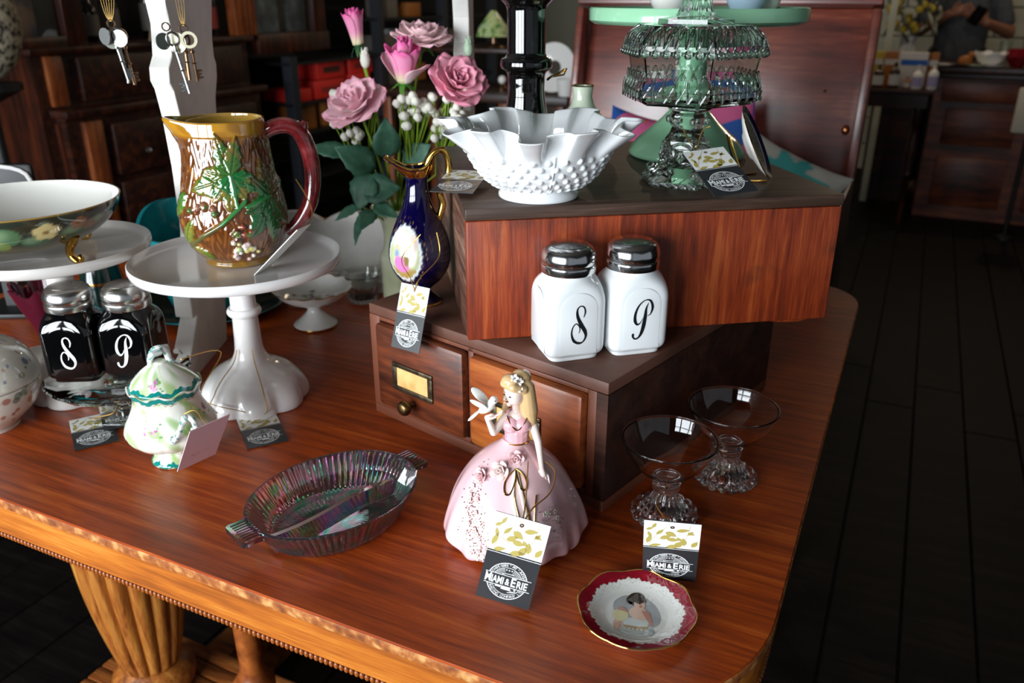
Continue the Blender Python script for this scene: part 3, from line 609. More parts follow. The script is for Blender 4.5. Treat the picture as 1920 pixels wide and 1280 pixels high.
ts = roomthing('trunk_stand', 'low dark stand on the floor under the open trunk', 'stand', -.40, 1.50)
obj('top', bx(-.33, .33, 0, .36, .52, .54, .004), M_dark, ts)
for a in (-.29, .29):
    for b in (.04, .32): obj('leg', bx(a - .02, a + .02, b - .02, b + .02, 0, .52, .004), M_dark, ts)

def pillow(sx, sy, th, n=26, pinch=.12):
    v = []; f = []
    for side in (1, -1):
        for i in range(n + 1):
            for j in range(n + 1):
                s, t = 2 * i / n - 1, 2 * j / n - 1
                x = s * (1 - pinch * (1 - t * t) * abs(s)); y = t * (1 - pinch * (1 - s * s) * abs(t))
                h = max(0, (1 - s ** 2) * (1 - t ** 2)) ** .45
                wr = .06 * math.sin(9 * s + 4 * t) * h
                v.append((x * sx / 2, y * sy / 2, side * (h + wr) * th / 2))
    m = (n + 1) ** 2
    for k in range(2):
        for i in range(n):
            for j in range(n):
                a = k * m + i * (n + 1) + j; q = (a, a + n + 1, a + n + 2, a + 1); f.append(q if k == 0 else q[::-1])
    return v, f
M_cush = painted('cushion_cloth', .9, 0)
pv = pillow(.20, .16, .075)
pc = []
for x, y, z in pv[0]:
    a = (x + .01) ** 2 / .0052 + (y - .012) ** 2 / .0022 < 1 + .5 * math.sin(7 * math.atan2(y - .012, x + .01)) or (x + .085 + .3 * y) ** 2 < .0003
    pc.append(lin('4fb5ae')[:3] if a and z > 0 else lin('d8cfc0')[:3])
cu = obj('cushion', pv, M_cush, cols=pc); cu.location = RW(-.205, 1.625, .105); cu.rotation_euler = Euler((math.radians(58), math.radians(22), ROT)); tag(cu, 'cream cushion with an aqua print in the open trunk', 'cushion')
M_pat = mat('painted_pattern', 'ffffff', .7); n_, l_, b_ = nodes(M_pat)
tc = n_.new('ShaderNodeTexCoord'); vo = n_.new('ShaderNodeTexVoronoi'); vo.inputs['Scale'].default_value = 13; vo.inputs['Randomness'].default_value = .9
l_.new(tc.outputs['Object'], vo.inputs['Vector']); sp = n_.new('ShaderNodeSeparateColor'); l_.new(vo.outputs['Color'], sp.inputs[0])
rp = ramp(n_, [(0, 'e86a9c'), (.40, 'd95a90'), (.56, '2a62b8'), (.66, 'e07050'), (.84, '7a4aa8')]); rp.color_ramp.interpolation = 'CONSTANT'; l_.new(sp.outputs[0], rp.inputs[0]); l_.new(rp.outputs[0], b_.inputs['Base Color'])
for nm, (u, v, z), (sx, sy), lab, rot in (('cushion', (-.49, 1.66, .13), (.20, .20), 'pink and blue patterned cushion in the trunk left of the jade foot', (70, 8, 0)), ('cushion', (-.35, 1.70, .155), (.17, .22), 'pink, purple and coral patterned cushion in the trunk right of the jade foot', (76, -14, 0))):
    q = obj(nm, pillow(sx, sy, .07), M_pat); q.location = RW(u, v, z); q.rotation_euler = Euler((math.radians(rot[0]), math.radians(rot[1]), ROT)); tag(q, lab, 'cushion', 'patterned cushions in the trunk')
pk = roomthing('blanket_stack', 'folded cream blankets filling the bottom of the open trunk', 'blanket', -.40, 1.67, -.28)
for k in range(4): obj('folded_layer', box((0, 0, .035 + k * .07), (.59, .29, .066), .02, 3), M_cream, pk)

# ------------------------------------------------------------------ white wooden stand with keys, scalloped shelf
ws_ = empty('display_stand', 'white painted wooden stand with wavy side panels and keys hanging from it', 'stand', (-.39, .95, 0))
fprof = [(-.030, 0), (-.026, .012), (-.002, .045), (.020, .072), (.024, .078), (.008, .079), (.004, .112), (-.002, .120), (.010, .135), (.042, .150), (.044, .19), (.034, .26), (.018, .32), (.004, .352), (-.006, .362), (-.006, .376), (.006, .388), (.008, .42), (-.006, .455), (-.012, .50)]
bprof = [(.150, .50), (.146, .44), (.140, .40), (.143, .38), (.150, .37), (.150, .355), (.140, .33), (.136, .22), (.150, .14), (.135, .10), (.130, .06), (.128, .0)]
pan = prism([(p[0], p[1]) for p in fprof] + bprof, 0, .022)
pm = xf(pan, Matrix(((0, 0, 1, 0), (1, 0, 0, 0), (0, 1, 0, 0), (0, 0, 0, 1))))
pl = obj('side_panel', pm, M_stand, ws_, smooth=False); pl.location = (-.034, 0, 0.0012); pl.rotation_euler = (0, math.radians(4.4), 0)
pm2 = xf(pan, Matrix(((0, 0, 1, 0), (1, 0, 0, 0), (0, 1, 0, 0), (0, 0, 0, 1))))
pr_ = obj('side_panel', pm2, M_stand, ws_, smooth=False); pr_.location = (.309, .262, 0)
for q in (pl, pr_): bv = q.modifiers.new('b', 'BEVEL'); bv.width = .0015; bv.segments = 2; bv.limit_method = 'ANGLE'
obj('top_shelf', bx(-.10, .36, -.03, .42, .5005, .518, .003), M_stand, ws_)
hooks = [(-.418, .93), (-.358, .925), (-.343, .945)]
for x, y in hooks: obj('hook', mv(tube(cr([(0, 0, .5015), (0, 0, .492), (0, -.006, .484), (0, -.012, .488)], 4), .0012, 6), (x + .39, y - .95 + .006, 0)), M_bronze, ws_)
def keyset(x, y, zr, label, chain, nkeys, disc_m, seed):
    r = random.Random(seed); t = empty('key_necklace', label, 'necklace', (x, y, zr), 0, 'key necklaces')
    n = 3
    for k in range(nkeys * 2):
        dx = (k - nkeys + .5) * (.0026 if nkeys > 1 else .006)
        P = cr([(dx * 1.2, .0006 * k, .485 - zr), (dx * 1.1, .0006 * k, (.485 - zr) * .5), (dx * .75, 0, .012), (dx * .2, 0, .003)], 9); 
        m = []
        N = 44
        for i in range(N): 
            s = i / (N - 1) * (len(P) - 1); a = int(min(s, len(P) - 2)); p = P[a] + (P[a + 1] - P[a]) * (s - a); m.append(ball(p, .0006, 3))
        obj('chain', join(*m), chain, t)
    obj('ring', mv(xf(tube([(.004 * math.cos(a), 0, .004 * math.sin(a)) for a in np.linspace(0, 2 * PI, 20)[:-1]], .0008, 6, True), Matrix.Identity(4)), (0, 0, 0)), M_bronze, t)
    return t, r
def key(t, dx, tilt, L, m, dy=0.0, rz=0.0, teeth=1):
    P = [tube([(.0055 * math.cos(a), 0, -.010 + .0065 * math.sin(a)) for a in np.linspace(0, 2 * PI, 20)[:-1]], .0013, 6, True),
         tube([(0, 0, -.0165), (0, 0, -L)], [.0016, .0019, .0016], 8), lathe([(.0024, -.020), (.0028, -.0215), (.0024, -.023)], 10), lathe([(.0022, -L * .62), (.0026, -L * .635), (.0022, -L * .65)], 10)]
    for k in range(3): P.append(box((teeth * .0042, 0, -L + .004 + k * .0035), (.006 - .002 * (k == 1), .0014, .0022), .0002, 1))
    P.append(box((teeth * .0022, 0, -L + .0075), (.003, .0014, .010), .0002, 1))
    obj('key', xf(join(*P), TR((dx, dy, -.002), (0, tilt, rz))), m, t)
t, r = keyset(-.4185, .924, .421, 'bunch of silver and bronze keys with round discs on chains, hanging free at left', M_chain, 3, M_silver, 1)
key(t, .000, -.16, .056, M_silver, -.004, .5); key(t, .003, -.10, .058, M_silver, .0, 1.2); key(t, .006, -.11, .060, M_bronze, .004, .9)
for k, (dx, dz, c) in enumerate(((-.006, -.012, M_silver), (.008, -.014, M_silver), (-.001, -.016, M_pendant), (.003, -.012, M_silver))): obj('disc', xf(lathe([(.0085, -.0007), (.0085, .0007)], 24), TR((dx, -.006 + k * .002, dz), (PI / 2, 0, .4 * k - .5))), M_silver if k != 2 else mat('smoky_disc', '8a8d84', .25), t)
t, r = keyset(-.3595, .918, .4185, 'single key with an oval grey disc in front of the white panel', M_silver, 1, M_silver, 2)
key(t, .003, -.17, .066, M_silver, .0, .3, -1); obj('disc', xf(lathe([(.0085, -.0007), (.0085, .0007)], 24), TR((-.0035, -.004, -.014), (PI / 2, 0, 1.0), (1, 1, 1))), M_silver, t)
t, r = keyset(-.345, .928, .4165, 'pair of bronze keys with a cream round disc hanging on chains at right', M_chain, 2, M_pendant, 3)
key(t, -.002, -.0, .050, M_bronze, .002, .2, -1); key(t, .003, -.04, .052, M_bronze, .004, .6); obj('disc', xf(lathe([(.0105, -.0008), (.0105, .0008)], 28), TR((-.007, -.005, -.014), (PI / 2, 0, -.2))), M_pendant, t)
obj('ring_pendant', xf(lathe([(.0055, -.001), (.0085, -.001), (.0085, .001), (.0055, .001)], 28, closed=True), TR((.006, -.006, -.011), (PI / 2, 0, .3))), M_pendant, t)

# scalloped white shelf behind the footed dish
sc_ = empty('scalloped_shelf', 'white scalloped wooden tray shelf standing behind the cake stand and footed dish', 'shelf', (-.265, 1.33, 0))
def scal(x):
    x = (x + .125) / .25
    return .105 + .018 * abs(math.sin(PI * (x * 2.6 + .15))) ** .7 - .03 * max(0, (abs(x - .5) - .42) / .08) ** 2
xs = np.linspace(-.125, .125, 60)
poly = [(-.105, 0), (.105, 0)] + [(x, z) for x, z in ((.105, .03), (.115, .05), (.127, .08))] + [(x, scal(x)) for x in xs[::-1]] + [(-.127, .08), (-.115, .05), (-.105, .03)]
obj('back_board', xf(prism(poly, -.007, .007), Matrix(((1, 0, 0, 0), (0, 0, -1, 0), (0, 1, 0, 0), (0, 0, 0, 1)))), M_stand, sc_, smooth=False)
obj('bottom_board', bx(-.12, .12, -.045, -.008, .012, .022, .002), M_stand2, sc_)
fpoly = [(-.12, 0), (.12, 0), (.12, .03)] + [(x, .028 + .006 * abs(math.sin(PI * x / .06))) for x in np.linspace(.115, -.115, 40)] + [(-.12, .03)]
obj('front_rail', mv(xf(prism(fpoly, -.004, .004), Matrix(((1, 0, 0, 0), (0, 0, -1, 0), (0, 1, 0, 0), (0, 0, 0, 1)))), (0, -.05, 0)), M_stand2, sc_, smooth=False)

# ------------------------------------------------------------------ card-file box with two drawers
BA = math.radians(-40.3)
bxo = empty('card_file_box', 'brown wooden card file box with two drawers carrying the red crate', 'box', (-.159, .861, 0), BA)
BL, BD, BH = .32, .355, .135
obj('top_board', bx(0, BL, 0, BD, BH - .012, BH, .0015), M_boxtop, bxo); obj('bottom_board', bx(0, BL, .0, BD, 0, .012, .0012), M_box, bxo)
obj('side_board', bx(0, .012, .012, BD - .001, .012, BH - .012), M_boxtop, bxo, smooth=False); obj('side_board', bx(BL - .012, BL, .0, BD - .001, .0122, BH - .0122), wood('box_side_shaded', [(0, '1c0f0a'), (.5, '33190f'), (1, '4a281a')], rough=.5, grain=(3, 30, 30)), bxo, smooth=False)  # right board coloured darker to stand in for its shaded side
obj('back_board', bx(.012, BL - .012, BD - .012, BD - .001, .012, BH - .012), M_box, bxo, smooth=False)
for a, b in ((.0, .0165), (.1505, .1575), (.2985, .3078)): obj('stile', bx(a, b, 0, .012, .0122, BH - .0122, .0006), M_box, bxo)
obj('rail', bx(.0166, .2984, 0.0, .012, .1185, BH - .0122, .0005), M_box, bxo); obj('rail', bx(.0166, .2984, 0.0, .012, .0122, .0185, .0005), M_box, bxo)
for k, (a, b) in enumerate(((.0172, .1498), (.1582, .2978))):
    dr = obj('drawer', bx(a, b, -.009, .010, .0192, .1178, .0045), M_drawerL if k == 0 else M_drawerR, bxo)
    dr['label'] = 'dark brown drawer front with knob' if k == 0 else 'orange brown drawer front'
    hx = .045 if k == 0 else .190
    fr_ = [bx(hx, hx + .062, -.0112, -.0092, .048, .0535, .0006), bx(hx, hx + .062, -.0112, -.0092, .0755, .0805, .0006), bx(hx, hx + .007, -.0112, -.0092, .0536, .0754, .0006), bx(hx + .055, hx + .062, -.0112, -.0092, .0536, .0754, .0006)]
    obj('label_holder', join(*fr_), M_brass, dr); obj('card', bx(hx + .006, hx + .056, -.0100, -.0091, .0530, .0760), M_seal, dr, smooth=False)
    obj('knob', xf(lathe(cr([(.0035, -.0005), (.0036, .006), (.0075, .011), (.0085, .015), (.006, .019), (.0005, .0202)], 4), 24), TR((hx + .031, -.0092, .038), (PI / 2, 0, 0))), M_knob, dr)

# ------------------------------------------------------------------ red wooden crate on top
CA = math.radians(9.5)
cro = empty('wooden_crate', 'worn red brown wooden crate upside down on the card file box', 'crate', (-.043, .750, .1352), CA)
CL, CD, CH = .378, .345, .132
def chip(m, amp, seed):
    r = np.random.default_rng(seed); v = A(m[0]); v += r.normal(0, amp, v.shape); return [tuple(p) for p in v], m[1]
def board(x0, x1, y0, y1, z0, z1, bev, seed, sub=14):
    """board with slightly uneven worn edges"""
    bm = bmesh.new(); bmesh.ops.create_cube(bm, size=1)
    for q in bm.verts: q.co = Vector(((x0 + x1) / 2 + q.co.x * (x1 - x0), (y0 + y1) / 2 + q.co.y * (y1 - y0), (z0 + z1) / 2 + q.co.z * (z1 - z0)))
    bmesh.ops.bevel(bm, geom=bm.edges[:], offset=bev, segments=2, profile=.5, affect='EDGES')
    r = np.random.default_rng(seed)
    bm.verts.index_update(); res = [tuple(q.co) for q in bm.verts], [tuple(x.index for x in q.verts) for q in bm.faces]; bm.free(); return res
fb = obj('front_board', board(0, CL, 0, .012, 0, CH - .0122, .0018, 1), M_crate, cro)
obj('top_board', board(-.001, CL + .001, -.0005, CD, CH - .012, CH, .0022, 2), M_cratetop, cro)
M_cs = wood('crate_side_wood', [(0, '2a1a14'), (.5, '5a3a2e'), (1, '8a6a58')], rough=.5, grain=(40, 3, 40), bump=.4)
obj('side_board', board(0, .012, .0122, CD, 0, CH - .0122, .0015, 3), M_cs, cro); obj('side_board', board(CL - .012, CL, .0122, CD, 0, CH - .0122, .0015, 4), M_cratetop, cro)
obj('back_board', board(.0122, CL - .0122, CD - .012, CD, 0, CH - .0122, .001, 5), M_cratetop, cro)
obj('corner_foot', lathe([(.03, -.010), (.045, -.004), (.048, -.0005)], 28), M_crate, cro, loc=(.345, .05, 0)); 

# ------------------------------------------------------------------ cards and price tags
TW, TL_ = .0435, .077
def bold_text(s, width, height):
    c = bpy.data.curves.new('t', 'FONT'); c.body = s; c.size = 1; c.offset = .026; c.resolution_u = 2; c.space_character = 1.0
    o = bpy.data.objects.new('t', c); COL.objects.link(o); dg = bpy.context.evaluated_depsgraph_get()
    me = bpy.data.meshes.new_from_object(o.evaluated_get(dg)); bpy.data.objects.remove(o)
    P = A([tuple(v.co) for v in me.vertices]); F = [tuple(q.vertices) for q in me.polygons]; bpy.data.meshes.remove(me)
    lo, hi = P.min(0), P.max(0)
    v = [((p[0] - lo[0]) / (hi[0] - lo[0]) * width - width / 2, (p[1] - lo[1]) / (hi[1] - lo[1]) * height - height / 2, 0) for p in P]
    return v, F
def arc_text(s, c, r, size, a0, a1, inward=False):
    out = []
    for k, ch in enumerate(s):
        if ch == ' ': continue
        a = a0 + (a1 - a0) * k / (len(s) - 1)
        m = text_mesh(ch, size, 1.0)
        rz = a + PI / 2 if inward else a - PI / 2
        rr = r + (size * .0 if inward else 0)
        out.append(xf(m, TR((c[0] + rr * math.cos(a), c[1] + rr * math.sin(a), 0), (0, 0, rz))))
    return join(*out)
RC = (-.0005, .0200); RR = .0163
def zed(m, z): return [(p[0], p[1], z) for p in m[0]], m[1]
emb = [disc(RC, RR - .00075, RR, 0, 64), disc(RC, .0118, .0122, 0, 56),
       arc_text('OLD HOME GOODS * ART * ANTIQUES', RC, .0130, .0030, PI * .90, PI * .10), arc_text('TRADING COMPANY LTD', RC, .0150, .0031, PI * 1.13, PI * 1.87, True)]
for k in range(26):
    a = PI * (.06 + .88 * k / 25)
    if abs(a - PI / 2) < .38: continue
    emb.append(ribbon([(RC[0] + .0072 * math.cos(a), RC[1] + .0072 * math.sin(a)), (RC[0] + .0115 * math.cos(a), RC[1] + .0115 * math.sin(a))], [.0001, .0005], 1))
for dx in (-.0022, 0, .0022):
    st_ = [(RC[0] + dx + rr * math.cos(PI / 2 + PI * k / 5), RC[1] + .0098 + rr * math.sin(PI / 2 + PI * k / 5), 0) for k, rr in enumerate([.0009, .0004] * 5)]; emb.append((st_, [tuple(range(10))]))
emb += [ribbon([(RC[0] - .0045, RC[1] + .0056), (RC[0] - .001, RC[1] + .0066), (RC[0] + .0045, RC[1] + .0066)], [.0005, .0005], 4), ribbon([(RC[0] - .0045, RC[1] + .0050), (RC[0] - .0045, RC[1] + .0066)], [.0004, .0004], 1), ribbon([(RC[0] - .004, RC[1] + .0044), (RC[0] + .0045, RC[1] + .0048)], [.0005, .0005], 3)]
def rect(x0, x1, y0, y1): return [(x0, y0, 0), (x1, y0, 0), (x1, y1, 0), (x0, y1, 0)], [(0, 1, 2, 3)]
emb += [rect(RC[0] - .0085, RC[0] - .004, RC[1] - .0066, RC[1] - .0052), rect(RC[0] - .0035, RC[0] + .004, RC[1] - .0075, RC[1] - .0054), ([(RC[0] - .003, RC[1] - .0079, 0), (RC[0] + .0055, RC[1] - .0079, 0), (RC[0] + .0045, RC[1] - .0072, 0), (RC[0] - .004, RC[1] - .0070, 0)], [(0, 1, 2, 3)]), disc((RC[0] + .0075, RC[1] - .006), 0, .0008), ribbon([(RC[0] + .002, RC[1] - .0098), (RC[0] + .006, RC[1] - .0085), (RC[0] + .0085, RC[1] - .0072)], [.0003, .001, .0003], 5)]
ME_emb = zed(join(*emb), .00062)
ban = join(rect(-.0186, .0186, RC[1] - .0046, RC[1] + .0048))
let = zed(join(mv(bold_text('M', .0048, .0079), (RC[0] - .0152, RC[1] + .0004, 0)), mv(bold_text('IAMI', .0098, .0067), (RC[0] - .0075, RC[1] - .0003, 0)), mv(bold_text('&', .0036, .0060), (RC[0] + .0005, RC[1] - .0004, 0)), mv(bold_text('E', .0038, .0079), (RC[0] + .0053, RC[1] + .0004, 0)), mv(bold_text('RIE', .0084, .0067), (RC[0] + .0124, RC[1] - .0003, 0)), rect(-.0186, .0184, RC[1] + .0047, RC[1] + .0052), rect(-.0184, .0186, RC[1] - .0051, RC[1] - .0046)), .00085)
ban = zed(ban, .00072)
YB = TL_ * .575
lf = []
for (x, y, l, wd, a) in ((-.019, YB + .004, .012, .004, 1.3), (-.016, YB + .012, .008, .003, 1.9), (-.012, YB + .016, .009, .0035, .9), (-.009, YB + .011, .010, .005, .5), (-.005, YB + .020, .010, .006, -.5), (.003, YB + .022, .011, .0045, .25), (-.004, YB + .011, .010, .005, -.05), (.012, YB + .018, .007, .003, .9), (.012, YB + .021, .006, .003, -.35), (.010, YB + .004, .010, .005, 1.7), (.016, YB + .003, .009, .0045, 1.1), (.004, YB + .001, .009, .006, 1.2), (-.004, YB + .0005, .012, .005, .25), (-.020, YB + .021, .007, .003, .6), (-.015, YB + .024, .007, .003, 1.2), (.008, YB + .010, .006, .003, 2.4), (-.017, YB + .0005, .010, .004, .3)):
    lf.append(leaf2((x, y), l, wd, a))
for pts in ([(-.018, YB + .001), (-.013, YB + .013), (-.006, YB + .024), (-.001, YB + .031)], [(.006, YB + .001), (.011, YB + .014), (.014, YB + .031)], [(-.012, YB + .012), (-.005, YB + .008)]): lf.append(ribbon(pts, [.0004, .0003], 5))
lf = join(*lf); lf = [(min(max(p[0], -TW / 2 + .0004), TW / 2 - .0004), min(p[1], TL_ - .0004), .00062) for p in lf[0]], lf[1]
ME = {}
def shared(name, m, material, parent, **k):
    if name in ME: return obj(name, ME[name], None, parent)
    o = obj(name, m, material, parent, **k); ME[name] = o.data; return o
CARD = bx(-TW / 2, TW / 2, 0, TL_, -.0004, .0004)
def frame_from(tl, tr, bl, lift=0.0):
    tl, tr, bl = A(tl), A(tr), A(bl); br = bl + tr - tl; x = tr - tl; x /= np.linalg.norm(x); y = tl - bl; y -= x * (y @ x); y /= np.linalg.norm(y); z = np.cross(x, y); o = (bl + br) / 2 + A((0, 0, lift))
    M = Matrix(((x[0], y[0], z[0], o[0]), (x[1], y[1], z[1], o[1]), (x[2], y[2], z[2], o[2]), (0, 0, 0, 1))); return M
def strand(M, pts, t, hole=(0, TL_ - .006, 0), r=.0006, mtl=None, hole_first=True):
    I = M.inverted(); P = [tuple(hole)] + [tuple(I @ Vector(p)) for p in pts]
    return obj('cord', tube(cr(P, 6), r, 6), mtl or M_cord, t)
def price_tag(tl, tr, bl, label, lift=0.0, cords=(), k=1.0):
    tl, tr, bl = [tuple(A((0, 0, .45)) + (A(p) - A((0, 0, .45))) * k) for p in (tl, tr, bl)]
    M = frame_from(tl, tr, bl, lift); t = empty('price_tag', label, 'tag', M.to_translation(), 0, 'printed price tags', M.to_euler()); t.scale = (k, k, k); M = M @ Matrix.Diagonal((k, k, k, 1))
    shared('card', CARD, M_card, t, smooth=False)
    shared('leaf_panel', zed(rect(-TW / 2, TW / 2, YB, TL_), .00048), M_cardb, t, smooth=False); shared('leaf_print', lf, M_leafpr, t, smooth=False)
    shared('rule', zed(rect(-TW / 2, TW / 2, YB - .0018, YB - .0013), .0005), M_inkw, t, smooth=False)
    shared('emblem', ME_emb, M_inkw, t, smooth=False); shared('banner', ban, M_card, t, smooth=False); shared('lettering', let, M_inkw, t, smooth=False)
    shared('eyelet', xf(disc((0, 0), .0006, .0017, 0, 16), TR((0, TL_ - .006, .0009))), M_bronze, t, smooth=False)
    for c in cords: strand(M, c, t)
    return t

def cakecord(deg, k):
    a = math.radians(deg); return [(-.310 + r * math.cos(a), .8955 + r * math.sin(a), z) for r, z in ((.0665, .012), (.0600, .030), (.0465, .043), (.0265, .056), (.0185, .070))]
price_tag((-.0120, .5351, .0835), (.0299, .5272, .0748), (-.0288, .5286, .0087), 'price tag leaning on the pink figurine skirt, front centre', .0006,
          [((.010, .540, .084), (.012, .568, .088), (.0135, .597, .0905)), ((.016, .540, .083), (.030, .560, .084), (.036, .592, .083), (.028, .600, .089))])
price_tag((.103, .537, .074), (.145, .529, .075), (.109, .5605, .0012), 'price tag standing behind the portrait plate in front of the left sherbet glass', .0006, [((.116, .56, .072), (.128, .60, .058), (.140, .638, .040)),])
price_tag((-.13, .928, .135), (-.094, .903, .136), (-.144, .906, .063), 'price tag hanging from the blue ewer over the left drawer', 0, [((-.104, .800, .185), (-.114, .822, .198), (-.094, .826, .222)), ((-.094, .800, .183), (-.076, .828, .198), (-.078, .834, .222))], k=.875)
price_tag((.168, .823, .293), (.210, .833, .297), (.187, .754, .265), 'price tag overhanging the front edge of the red crate by the lidded glass', .0125, [((.185, .832, .303), (.176, .850, .318), (.172, .852, .326)), ((.186, .840, .304), (.192, .852, .322), (.20, .852, .327))])
price_tag((-.065, .874, .277), (-.023, .866, .277), (-.080, .799, .271), 'price tag lying flat under the white hobnail bowl rim on the crate', .0015)
price_tag((-.5035, .834, .0012), (-.466, .856, .0012), (-.466, .767, .0012), 'price tag flat on the table in front of the glass compote holding black shakers', 0, [((-.47, .835, .006), (-.452, .834, .012), (-.443, .830, .030))])
price_tag((-.3186, .842, .0012), (-.278, .8617, .0012), (-.2836, .770, .0012), 'price tag flat on the table at the foot of the white cake stand', 0, [cakecord(-118, 1), cakecord(-62, 1), [(-.304, .835, .012), (-.352, .838, .030), (-.3385, .882, .066), (-.356, .812, .088)]])
price_tag((-.492, .872, .0012), (-.455, .893, .0012), (-.452, .807, .0012), 'price tag mostly hidden under the glass compote holding black shakers', .0022)
def plain_tag(tl, tr, bl, wd, ln, m, label, cat='tag', scrawl=True, cords=(), hole=None):
    M = frame_from(tl, tr, bl); t = empty('plain_tag', label, cat, M.to_translation(), 0, None, M.to_euler())
    obj('card', bx(-wd / 2, wd / 2, 0, ln, -.0004, .0004), m, t, smooth=False)
    if scrawl: obj('handwriting', zed(join(ribbon([(-.012, .020), (-.009, .024), (-.007, .019), (-.003, .023), (-.001, .020)], [.0003, .0005, .0003], 5), ribbon([(.002, .021), (.006, .0225), (.010, .0215)], [.0003, .0004], 4)), .0005), mat('faded_ink', '8a5f70', .6), t, smooth=False)
    for c in cords: strand(M, c, t, hole or (0, ln - .005, 0))
    return t
C0 = A((0, 0, .45))
def toward(p, k): return tuple(C0 + (A(p) - C0) * k)
plain_tag(toward((-.31, .70, .062), .965), toward((-.282, .734, .063), .965), toward((-.343, .729, -.001), .965), .0425, .074, M_pink, 'plain pale pink tag with faint handwriting hanging at the sugar bowl', cords=[((-.300, .712, .066), (-.312, .724, .072), (-.325, .728, .066))])
plain_tag((-.2255, .872, .2130), (-.2190, .903, .2110), (-.2770, .846, .1715), .032, .075, M_cardb, 'plain white tag leaning edge-on beside the leafy pitcher', scrawl=False, cords=[((-.222, .90, .224), (-.226, .902, .243), (-.238, .908, .262))])
plain_tag((-.578, .905, .062), (-.547, .935, .062), (-.60, .93, .003), .040, .065, M_cardb, 'white tag seen nearly edge-on behind the round porcelain jar', scrawl=False, cords=[((-.556, .925, .066), (-.548, .93, .072))])

# ------------------------------------------------------------------ salt and pepper shakers
def sq(p_of_s):
    def f(t, s, r, z):
        p = p_of_s(z); c, q = abs(math.cos(t)), abs(math.sin(t)); k = 1 / (c ** p + q ** p) ** (1 / p)
        return r * k * math.cos(t), r * k * math.sin(t), z
    return f
sprof = cr([(.0232, 0), (.0240, .0008), (.0242, .003), (.0246, .0042), (.0272, .0065), (.0288, .0105), (.0292, .018), (.0292, .050), (.0290, .059), (.0282, .067), (.0268, .0730), (.0246, .0772), (.0230, .0800), (.0223, .083), (.0223, .0875)], 4)
SB = lathe(sprof, 96, sq(lambda z: 6.5 if z < .055 else 6.5 - 4.5 * smoothstep(.055, .079, z)))
LIDP = [(r_0 * 1.165, .0805 + (z_0 - .0805) * 1.12) for r_0, z_0 in cr([(.0208, .0805), (.0216, .081), (.0218, .0865), (.0209, .0878), (.0213, .0892), (.0217, .092), (.0210, .0965), (.0188, .1005), (.0150, .1028), (.0148, .1032), (.006, .1044), (.0003, .1046)], 4)]
arch = [(-.0185, .0085), (.0185, .0085)] + [(.0185 * math.cos(a), .051 + .0165 * math.sin(a)) for a in np.linspace(0, PI, 20)]
def panel(k):
    n = len(arch); v = [(x, -.0291, z) for x, z in arch] + [(x * .90, -.0296, (z - .035) * .93 + .035) for x, z in arch]
    f = [tuple(range(n, 2 * n))] + [(i, (i + 1) % n, n + (i + 1) % n, n + i) for i in range(n)]
    return xf((v, f), Matrix.Rotation(k * PI / 2, 4, 'Z'))
SP = [((510, 780), 6), ((523, 735), 14), ((512, 690), 12), ((480, 676), 10), ((452, 705), 14), ((456, 770), 26), ((492, 850), 36), ((524, 905), 34), ((534, 955), 20), ((510, 1002), 12), ((470, 1012), 22), ((425, 985), 24), ((404, 920), 14), ((416, 858), 10), ((446, 832), 10), ((474, 862), 10), ((478, 900), 8), ((468, 922), 3)]
PP = [[((1062, 664), 3), ((1042, 715), 18), ((1036, 790), 32), ((1026, 870), 36), ((1010, 935), 30), ((985, 978), 16), ((955, 990), 14), ((934, 972), 16), ((932, 950), 24), ((940, 945), 18)], [((1056, 785), 3), ((1086, 765), 12), ((1100, 705), 24), ((1078, 648), 18), ((1032, 638), 8), ((978, 678), 14), ((946, 750), 22), ((944, 820), 28), ((968, 857), 18), ((998, 838), 8), ((1014, 800), 3)]]
def glyph(strokes, cx, cy):
    ms = []
    for st in strokes:
        m = ribbon([((x - cx) * .000107, -(y - cy) * .000107) for (x, y), w_ in st], [w_ * .000107 for _, w_ in st], 8)
        ms.append(([(p[0], -.02985, p[1] + .0375) for p in m[0]], m[1]))
    return join(*ms)
G_S = glyph([SP], 468, 845); G_P = glyph(PP, 1010, 815)
def shaker(loc, rz, body, lidm, ink, gl, label, holes=True, z=1.0):
    t = empty('shaker', label, 'shaker', loc, rz, 'salt and pepper shakers')
    obj('glass_body', join(SB, *[panel(k) for k in range(4)]), body, t, ang=25)
    l = obj('lid', lathe(LIDP, 56), lidm, t, ang=30)
    obj('lid_hole', join(*[xf(lathe([(.0005, .1056), (.0005, .1073)], 8), TR((rr * math.cos(a), rr * math.sin(a), 0))) for rr, nn in ((.003, 3), (.0072, 7)) for a in np.linspace(0, 2 * PI, nn + 1)[:-1]]), M_shelfblk, l)
    obj('letter', gl, ink, t, smooth=False); return t
shaker((.052, .7265, .1352), math.radians(17), M_white, M_chrome, M_inkb, G_S, 'white glass shaker lettered S beside the red crate')
shaker((.1125, .7405, .1352), math.radians(15), M_white, M_chrome, M_inkb, G_P, 'white glass shaker lettered P, right of its white mate')
shaker((-.4850, .851, .0532), math.radians(4), M_black, M_chrome2, M_inkw, G_S, 'black glass shaker lettered S on the glass compote')
shaker((-.4245, .857, .0532), math.radians(2), M_black, M_chrome2, M_inkw, G_P, 'black glass shaker lettered P on the glass compote, right of its mate')

